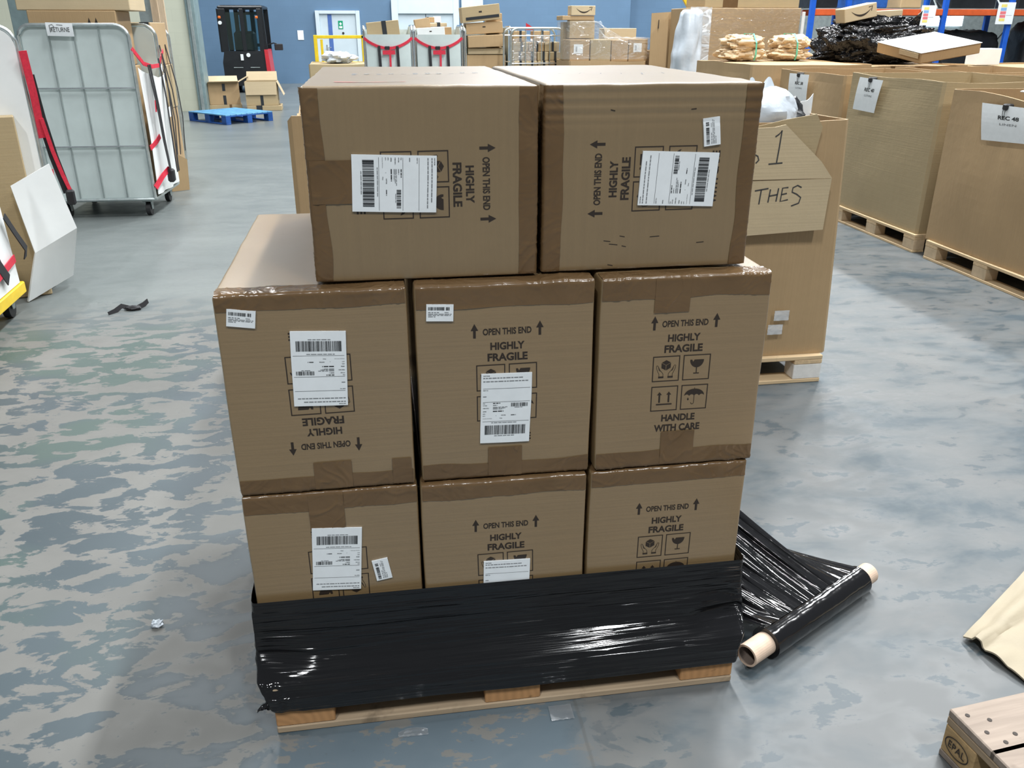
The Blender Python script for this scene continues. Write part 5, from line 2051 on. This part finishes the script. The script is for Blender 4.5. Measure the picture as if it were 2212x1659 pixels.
parcel('third carton of the open cage stack, pale upper edge', 2.12, 12.66, 1.325, 0.56, 0.46, 0.175, 0.0, 'kraft', None, None, group=SB, tilt=radians(-2))
parcel('flat crushed carton low in the open cage', 2.13, 12.70, 1.22, 0.58, 0.42, 0.09, 0.0, 'kraft_pale', None, None, group=SB)
parcel('bottom carton of the open cage', 2.13, 12.80, 0.18, 0.62, 0.60, 1.03, 0.0, 'kraft', None, None, group=SB)
q = MB()
q.box((-0.24, -0.198, 0.035), (0.28, -0.1905, 0.075))
tp = [o for o in bpy.data.objects if o.get('label', '').startswith('top carton of the open cage')][0]
q.build('packing_tape', M['dark_tape'], tp)
parcel('tall carton at the back of the open cage stack', 2.31, 13.0, 1.22, 0.26, 0.22, 0.60, 0.0, 'kraft')

# mesh cage with small cartons
mc = roll_cage('mesh sided roll cage full of small taped cartons, right of the open cage', (2.37, 11.5, 0), 0.0, 0.80, 0.72, 1.60, 'cream_sheet', 4, (1.12, 1.50), panels=False)
SC_ = 'small taped cartons in the mesh cage'
rr = random.Random(3)
words_c = ('left', 'second', 'third', 'right')
words_r = ('lowest visible row', 'second row', 'third row', 'top row')
parcel('large brown carton at the bottom of the mesh cage', 2.77, 11.86, 0.175, 0.70, 0.60, 0.86, 0.0, 'kraft')
for rrow in range(4):
    n = 4 if rrow < 2 else (3 if rrow == 2 else 2)
    for cc_ in range(n):
        w_ = 0.71 / n - 0.012
        x = 2.42 + 0.71 / n * (cc_ + 0.5)
        hh = (0.115, 0.120, 0.135, 0.150)[rrow]
        z = 1.04 + sum((0.117, 0.122, 0.137, 0.152)[:rrow])
        if rrow == 3:
            x = (2.53, 2.86)[cc_]
            w_ = (0.20, 0.25)[cc_]
        parcel('small taped carton in the mesh cage, %s, %s' % (words_r[rrow], ('left one', 'right one')[cc_] if n == 2 else words_c[cc_] + ' from the left' if cc_ else 'first from the left'),
               x, 11.80 - 0.05 * (3 - rrow) + rr.uniform(-.01, .01), z, w_, 0.26, hh - 0.002, 0.0, rr.choice(('kraft', 'kraft_grey', 'kraft_grey')), ('dark', 0.01, 0.035), None, group=SC_)
b = MB()
b.sheet(lambda u, v: (2.40 + 0.36 * u, 11.53, 1.05 + 0.40 * v + 0.02 * sin(5 * u)), 10, 8, 0.002)
lump(b, (2.86, 11.62, 1.43), (0.15, 0.05, 0.055), 22, 0.5, 2.4, 24, 14)
tag(b.build('plastic_wrap', M['clear'], None, radians(60)), 'crumpled clear plastic over the small cartons of the mesh cage', 'plastic wrap')
b = MB()
b.sheet(lambda u, v: (2.64 + 0.12 * u, 11.78, 1.575 + 0.10 * v * (1 - 0.7 * u)), 6, 6, 0.004)
tag(b.build('wrapping_paper', M['red'], None), 'red scrap of wrapping among the cartons on top of the mesh cage', 'scrap')

# film wrapped pallet of cartons
WP = 'cartons inside the clear wrapped pallet'
bulk_bin('bulk_bin', 'brown bin under the clear wrapped cartons', 3.04, 10.53, 1.10, 0.90, 0.002, 1.178, 41, 0, 'kraft', None, lid=True)
parcel('left labelled carton inside the clear wrapped pallet', 3.20, 10.86, 1.172, 0.28, 0.50, 0.286, 0, 'kraft', None, None, group=WP, label_sheet=(-0.02, 0.166, 0.13, 0.12))
parcel('second carton inside the clear wrapped pallet, no label showing', 3.50, 10.86, 1.172, 0.29, 0.50, 0.286, 0, 'kraft_grey', None, None, group=WP)
parcel('third carton inside the clear wrapped pallet, between the labelled ones', 3.775, 10.86, 1.172, 0.24, 0.50, 0.281, 0, 'kraft', None, None, group=WP)
parcel('right labelled carton inside the clear wrapped pallet', 4.04, 10.86, 1.172, 0.27, 0.50, 0.293, 0, 'kraft', None, None, group=WP, label_sheet=(-0.01, 0.181, 0.12, 0.115))
parcel('tall carton at the back of the clear wrapped pallet', 3.30, 11.22, 1.172, 0.46, 0.20, 0.51, 0, 'kraft_grey', None, None, group=WP)
parcel('smaller brown carton below the one with the curved arrow', 3.30, 11.02, 1.468, 0.36, 0.18, 0.238, 0, 'kraft_grey', None, None)
parcel('brown parcel with a dark curved arrow on top of the clear wrapped pallet', 3.305, 11.02, 1.770, 0.345, 0.24, 0.125, 0, 'kraft_pale', None, 'smile')
parcel('flat brown carton bridging the top of the clear wrapped pallet', 3.24, 11.12, 1.708, 0.46, 0.40, 0.058, 0, 'kraft', None, None)
b = MB()


def shroud(u, v):
    a = 2 * pi * u
    sx, sy = math.copysign(abs(cos(a)) ** 0.35, cos(a)), math.copysign(abs(sin(a)) ** 0.35, sin(a))
    x = 3.61 + 0.625 * sx
    y = 10.95 + 0.40 * sy
    left = max(0, min(1, (3.75 - x) / 0.35))
    zt = 1.475 + 0.215 * left + 0.03 * noise.noise(Vector((x * 3, y * 3, 1)))
    z = 1.204 + (zt - 1.204) * min(1, v * 1.5)
    k = 1.0 if v < 0.667 else 1 - (v - 0.667) * 2.4
    r_ = 1 + 0.02 * noise.noise(Vector((x * 5, z * 9, y * 5)))
    x, y = 3.61 + (x - 3.61) * k * r_, 10.95 + (y - 10.95) * k * r_
    if v > 0.667:
        z += 0.02 * noise.noise(Vector((x * 8, y * 8, 4)))
    return (x, y, z)


b.grid(shroud, 90, 30, 0, wrap=True)
tag(b.build('stretch_wrap', M['clear'], None, radians(70)), 'clear stretch wrap over the low labelled cartons in the middle of the back row', 'film wrap')

# brown bin with upright flap, and the white wrapped bundle
bulk_bin('bulk_bin', 'brown bin with a tall upright flap behind the white wrapped bundle', 4.24, 10.45, 0.55, 0.85, 0.002, 1.30, 42, 0, 'kraft', None)
b = MB()
b.sheet(lambda u, v: (4.14 + 0.50 * u, 10.40 - 0.012 * sin(3 * v), 0.003 + (1.79 + 0.03 * u) * v), 6, 14, 0.007)
fm = plane_map((4.24, 10.38, 1.66), (1, 0, 0), (0, 0, 1), 0.004)
put_line(b, [(0, -0.06), (0.002, 0.05)], 0.012, fm, 1)
tag(b.build('cardboard_sheet', [M['kraft'], M['ink']], None, radians(60)), 'tall plain cardboard sheet standing left of the white wrapped bundle', 'cardboard')
parcel('pale carton behind the cardboard sheet, right of the clear wrapped pallet', 4.10, 11.95, 1.30, 0.50, 0.35, 0.30, 0, 'kraft_pale')
parcel('brown carton standing on the floor below the pale one at the back', 4.10, 11.95, 0.002, 0.62, 0.5, 1.295, 0, 'kraft')
b = MB()


def wrapb(u, v):
    a = 2 * pi * u
    z = 0.004 + 1.80 * min(1.0, v * 1.04)
    k = 0.19 - 0.07 * max(0, (z - 1.3) / 0.5)
    n_ = noise.noise(Vector((cos(a) * 2, sin(a) * 2, z * 4))) * 0.05
    if v > 0.96:
        k *= (1 - v) / 0.04 * 0.9 + 0.1
    return (4.25 + 0.06 * max(0, z - 1.3) + (k + n_) * cos(a), 9.20 + (k + n_) * sin(a), z + 0.02 * cos(a * 3) * (v > 0.8))


b.grid(wrapb, 40, 60, 0, wrap=True)
tag(b.build('wrapped_bundle', M['bag_white'], None, radians(60)), 'upright bundle wrapped in cloudy white plastic left of the large wrapped carton', 'bundle')

# the large wrapped carton
parcel('very large brown carton behind the paper bundles, left end under cloudy film', 5.12, 9.90, 1.02, 1.48, 0.80, 0.825, 0, 'kraft', None, None)
parcel('flat wide brown carton on top of the very large one, cut by the photo edge', 5.22, 9.93, 1.848, 1.28, 0.70, 0.20, 0, 'kraft_grey', ('brown', -0.30, 0.20), None)
bulk_bin('bulk_bin', 'brown bin under the very large carton', 4.50, 9.50, 1.25, 0.9, 0.002, 1.015, 43, 0, 'kraft', None, lid=True)
b = MB()
b.sheet(lambda u, v: (4.360 + 0.285 * u, 9.485 - 0.008 * abs(noise.noise(Vector((u * 3, v * 6, 2)))), 1.02 + 0.835 * v + 0.015 * noise.noise(Vector((u * 4, v, 3)))), 12, 24, 0.002)
fm = plane_map((4.42, 9.473, 1.70), (1, 0, 0), (0, 0, 1), 0.001)
put_rect(b, -0.012, -0.035, 0.012, 0.035, fm, 1)
tag(b.build('stretch_wrap', [M['clear_thick'], M['note_yellow']], None, radians(60)), 'cloudy film over the left end of the very large carton', 'film wrap')
b = MB()
b.sheet(lambda u, v: (4.645 + 1.235 * u, 9.485 - 0.006 * abs(noise.noise(Vector((u * 6, v * 6, 5)))), 1.02 + 0.83 * v), 20, 20, 0.002)
tag(b.build('stretch_wrap', M['clear_faint'], None, radians(60)), 'clear stretch film over the long front of the very large carton', 'film wrap')
b = MB()
b.box((5.865, 9.46, 1.20), (5.905, 9.48, 1.80), 0, 0.004)
tag(b.build('edge_protector', M['white_board']), 'white upright edge strip at the right end of the very large carton', 'edge strip')

# paper bundles with green strapping
for (cx, sx, seed, lab, xs) in ((4.61, 0.30, 51, 'left bundle in crumpled brown paper with a green strap', 4.70), (5.20, 0.27, 52, 'right bundle in crumpled brown paper with a green strap', 5.20)):
    t = thing('paper_bundle', lab, 'bundle', (cx, 8.38, 1.268), 0, 'bundles in crumpled brown paper')
    for k, (r_, z) in enumerate(((0.072, 0.066), (0.082, 0.185))):
        b = MB()
        lump(b, (0, 0, z), (sx * (0.88 - 0.10 * k), 0.20, r_), seed + k * 3, 0.30, 2.4, 54, 26, 0, False, 0.8, None)
        b.build('paper_wrapping', M['paper_wrap'], t, smooth=radians(28))
    b = MB()
    b.strap([(xs - cx, -0.20, 0.0), (xs - cx, -0.235, 0.06), (xs - cx - 0.005, -0.235, 0.19), (xs - cx - 0.005, -0.13, 0.285), (xs - cx - 0.005, 0.13, 0.285), (xs - cx, 0.235, 0.15), (xs - cx, 0.20, 0.0)], 0.018, 0.004, (1, 0, 0))
    b.build('green_strap', M['strap_green'], t)

# heap of black film with parcels on it
b = MB()
lump(b, (6.26, 8.45, 1.42), (0.56, 0.40, 0.21), 61, 0.30, 1.8, 110, 60, 0, True, 0.55, 1.232)
lump(b, (6.34, 8.55, 1.62), (0.42, 0.26, 0.13), 64, 0.30, 2.2, 80, 40, 0, True, 0.6, 1.40)
b.sheet(lambda u, v: (6.50 + 0.24 * u, 8.22 + 0.05 * v, 1.60 + 0.20 * u * (1 - v) - 0.22 * v * (1 - 0.2 * u) + 0.01 * sin(9 * v)), 14, 10, 0.004)
tag(b.build('black_film_heap', M['film_lump'], None, radians(70)), 'heap of crumpled shiny black film over a load, in front of the blue racking', 'film wrap')
parcel('tan parcel with a dark curved arrow lying on the heap of black film', 6.02, 8.40, 1.700, 0.40, 0.22, 0.155, 0.0, 'kraft_pale', None, 'smile', tilt=radians(-11))
parcel('tan parcel lying right of the one with the arrow on the black film', 6.42, 8.48, 1.690, 0.34, 0.22, 0.115, 0.05, 'kraft_pale', None, None, tilt=radians(-3))

# wide flat carton with bright top
fc = thing('parcel', 'wide flat carton with a white top, corner on, right of the black film heap', 'cardboard box', (6.50, 6.40, 0), radians(45))
fc.location = (6.33, 7.38, 1.365)
fc.rotation_euler = (Matrix.Rotation(radians(-38), 3, 'Z') @ Matrix.Rotation(radians(11), 3, 'X') @ Matrix.Rotation(radians(45), 3, 'Z')).to_euler()
b = MB()
b.box((-0.37, -0.36, 0), (0.37, 0.36, 0.105), 0, 0.008)
b.build('box_body', M['kraft'], fc)
b = MB()
b.box((-0.375, -0.365, 0.106), (0.375, 0.365, 0.112), 0, 0.002)
b.build('lid_sheet', M['white_board'], fc)
b = MB()
b.sheet(lambda u, v: (-0.37 - 0.01, -0.33 + 0.3 * u, 0.10 - 0.05 * v), 4, 4, 0.004)
b.build('flap', M['kraft_pale'], fc)
b = MB()
b.box((7.12, 7.62, 1.224), (7.42, 7.82, 1.40), 0, 0.006)
tag(b.build('parcel', M['white_board']), 'small white carton behind the wide flat carton', 'cardboard box')
b = MB()
lump(b, (8.75, 6.9, 1.25), (0.62, 0.65, 0.10), 71, 0.30, 2.0, 90, 40, 0, True, 0.7, 1.195)
tag(b.build('black_film_heap', M['film_lump'], None, radians(70)), 'low heap of black film at the right edge behind the bins', 'film wrap')

# ------------------------------------------------------------------ pallet racking
rk = thing('pallet_racking', 'blue and orange pallet racking at the upper right', 'racking', (0, 15.0, 0))
fronts = ((9.15, 'f'), (9.55, 'r'), (11.60, 'f'), (13.05, 'f'))
UP = [(8.80, 0.0), (9.54, 0.0), (11.60, 0.0), (13.04, 0.0), (16.0, 0.0), (9.80, 0.95), (11.80, 0.95), (13.25, 0.95), (16.2, 0.95)]
for x, y in UP:
    b = MB()
    b.box((x - 0.05, y - 0.04, 0.0), (x + 0.05, y + 0.04, 4.2), 0, 0.006)
    b.box((x - 0.09, y - 0.08, 0.0), (x + 0.09, y + 0.08, 0.012))
    b.build('upright', M['blue_rack'], rk)
for z in (1.88, 3.6):
    for y in (0.0, 0.95):
        for x0, x1 in zip((8.80, 9.54, 11.60, 13.04), (9.54, 11.60, 13.04, 16.0)):
            o = 0.22 if y else 0
            b = MB()
            b.box((x0 + o + 0.05, y - 0.025, z - 0.06), (x1 + o - 0.05, y + 0.025, z + 0.05), 0, 0.006)
            b.build('beam', M['orange_rack'], rk)
for x in (11.65, 13.10, 16.05):
    b = MB()
    zz = 0.4
    s = 0
    while zz < 3.6:
        y0, y1 = (0.04, 0.91) if s == 0 else (0.91, 0.04)
        b.tube([(x + 0.2 * (y0 / .95), y0, zz), (x + 0.2 * (y1 / .95), y1, zz + 0.62)], 0.018, 6)
        zz += 0.62
        s = 1 - s
    b.build('brace', M['steel'], rk)
b = MB()
b.box((8.9, 0.0, 1.93), (16.0, 0.95, 1.95))
b.build('shelf_deck', M['dull_steel'], rk)


def rack_sign(label, x, z, w, h):
    q = MB()
    q.box((x, 14.92, z - h), (x + w, 14.93, z), 0)
    fm_ = plane_map((x + w * 0.33, 14.92, z - h / 2), (1, 0, 0), (0, 0, 1), 0.002)
    cw = w * 0.17
    for k, m in enumerate((4, 3, 2, 2, 4)):
        put_rect(q, -cw, h * (0.34 - 0.16 * k) - h * 0.06, cw, h * (0.34 - 0.16 * k) + h * 0.07, fm_, m)
    put_rect(q, cw * 1.2, -h * 0.10, cw * 3.2, -h * 0.09, fm_, 1)
    o = q.build('rack_sign', [M['paper'], M['ink_grey'], M['pink_ink'], M['blue_ink'], M['yellow_ink']], None, recalc=False)
    tag(o, label, 'sign', 'colour coded signs on the racking')


rack_sign('colour coded white sign on the racking post left of the lit openings', 11.05, 2.00, 0.31, 0.36)
rack_sign('colour coded white sign on the rightmost racking post in view', 12.70, 2.06, 0.37, 0.40)
DL = 'dark wrapped loads under the racking'
for x, y, w_, h_, lab in ((10.45, 15.6, 0.9, 1.60, 'dark olive wrapped load under the racking left of the signed post'), (12.55, 15.7, 1.30, 1.52, 'black wrapped load between the two signed racking posts'),
                          (14.6, 15.6, 1.6, 1.72, 'dark load under the racking at the right edge')):
    b = MB()
    lump(b, (x, y, h_ / 2), (w_ / 2 * 1.05, 0.42, h_ / 2), int(x * 3), 0.10, 2.0, 44, 26, 0, True, 0.35, 0.002)
    tag(b.build('wrapped_load', M['dark_load'], None, radians(60)), lab, 'load', DL)
SL = 'loads standing on the racking shelf'
for x, w_, h_, m, lab in ((9.15, 0.5, 0.5, 'dark_load', 'dark load on the left bay of the racking shelf'), (10.10, 0.7, 0.3, 'blue_pallet', 'blue crate on the racking shelf above the arrow parcel'),
                          (10.95, 0.45, 0.25, 'kraft', 'brown carton on the racking shelf left of the signed post'), (12.30, 1.0, 0.5, 'dark_load', 'dark load on the racking shelf between the signed posts'),
                          (14.3, 2.0, 0.6, 'dark_load', 'long dark load on the right end of the racking shelf')):
    b = MB()
    b.box((x - w_ / 2, 15.15, 1.952), (x + w_ / 2, 15.85, 1.952 + h_), 0, 0.02)
    tag(b.build('shelf_load', M[m]), lab, 'load', SL)
# lit openings far behind the racking
for x0, x1, lab in ((20.05, 20.55, 'left lit opening seen between the racking posts'), (20.62, 20.78, 'narrow lit opening between the two wider ones'), (20.84, 21.25, 'right lit opening seen between the racking posts')):
    pass
lw_ = structure(MB().box((17.2, 24.0, 1.62), (17.65, 24.06, 2.05)).build('window_1', M['lit_window']))
structure(MB().box((17.78, 24.0, 1.62), (17.90, 24.06, 2.05)).build('window_2', M['lit_window']))
structure(MB().box((17.98, 24.0, 1.62), (18.35, 24.06, 2.05)).build('window_3', M['lit_window']))
b = MB()
b.box((12.2, 24.07, 0), (24, 24.2, 5))
structure(b.build('wall_right', M['dull_steel']))
# yellow guard by the blue wall
b = MB()
b.box((5.02, 11.35, 0), (5.10, 11.43, 2.0), 0, 0.006)
b.prism([(4.62, 2.40), (4.74, 2.40), (5.10, 1.90), (5.02, 1.84)], 0, 0.06, lambda a, z, h: (a, 11.36 + h, z))
tag(b.build('guard_rail', M['yellow']), 'yellow steel guard sloping down behind the very large carton', 'guard')
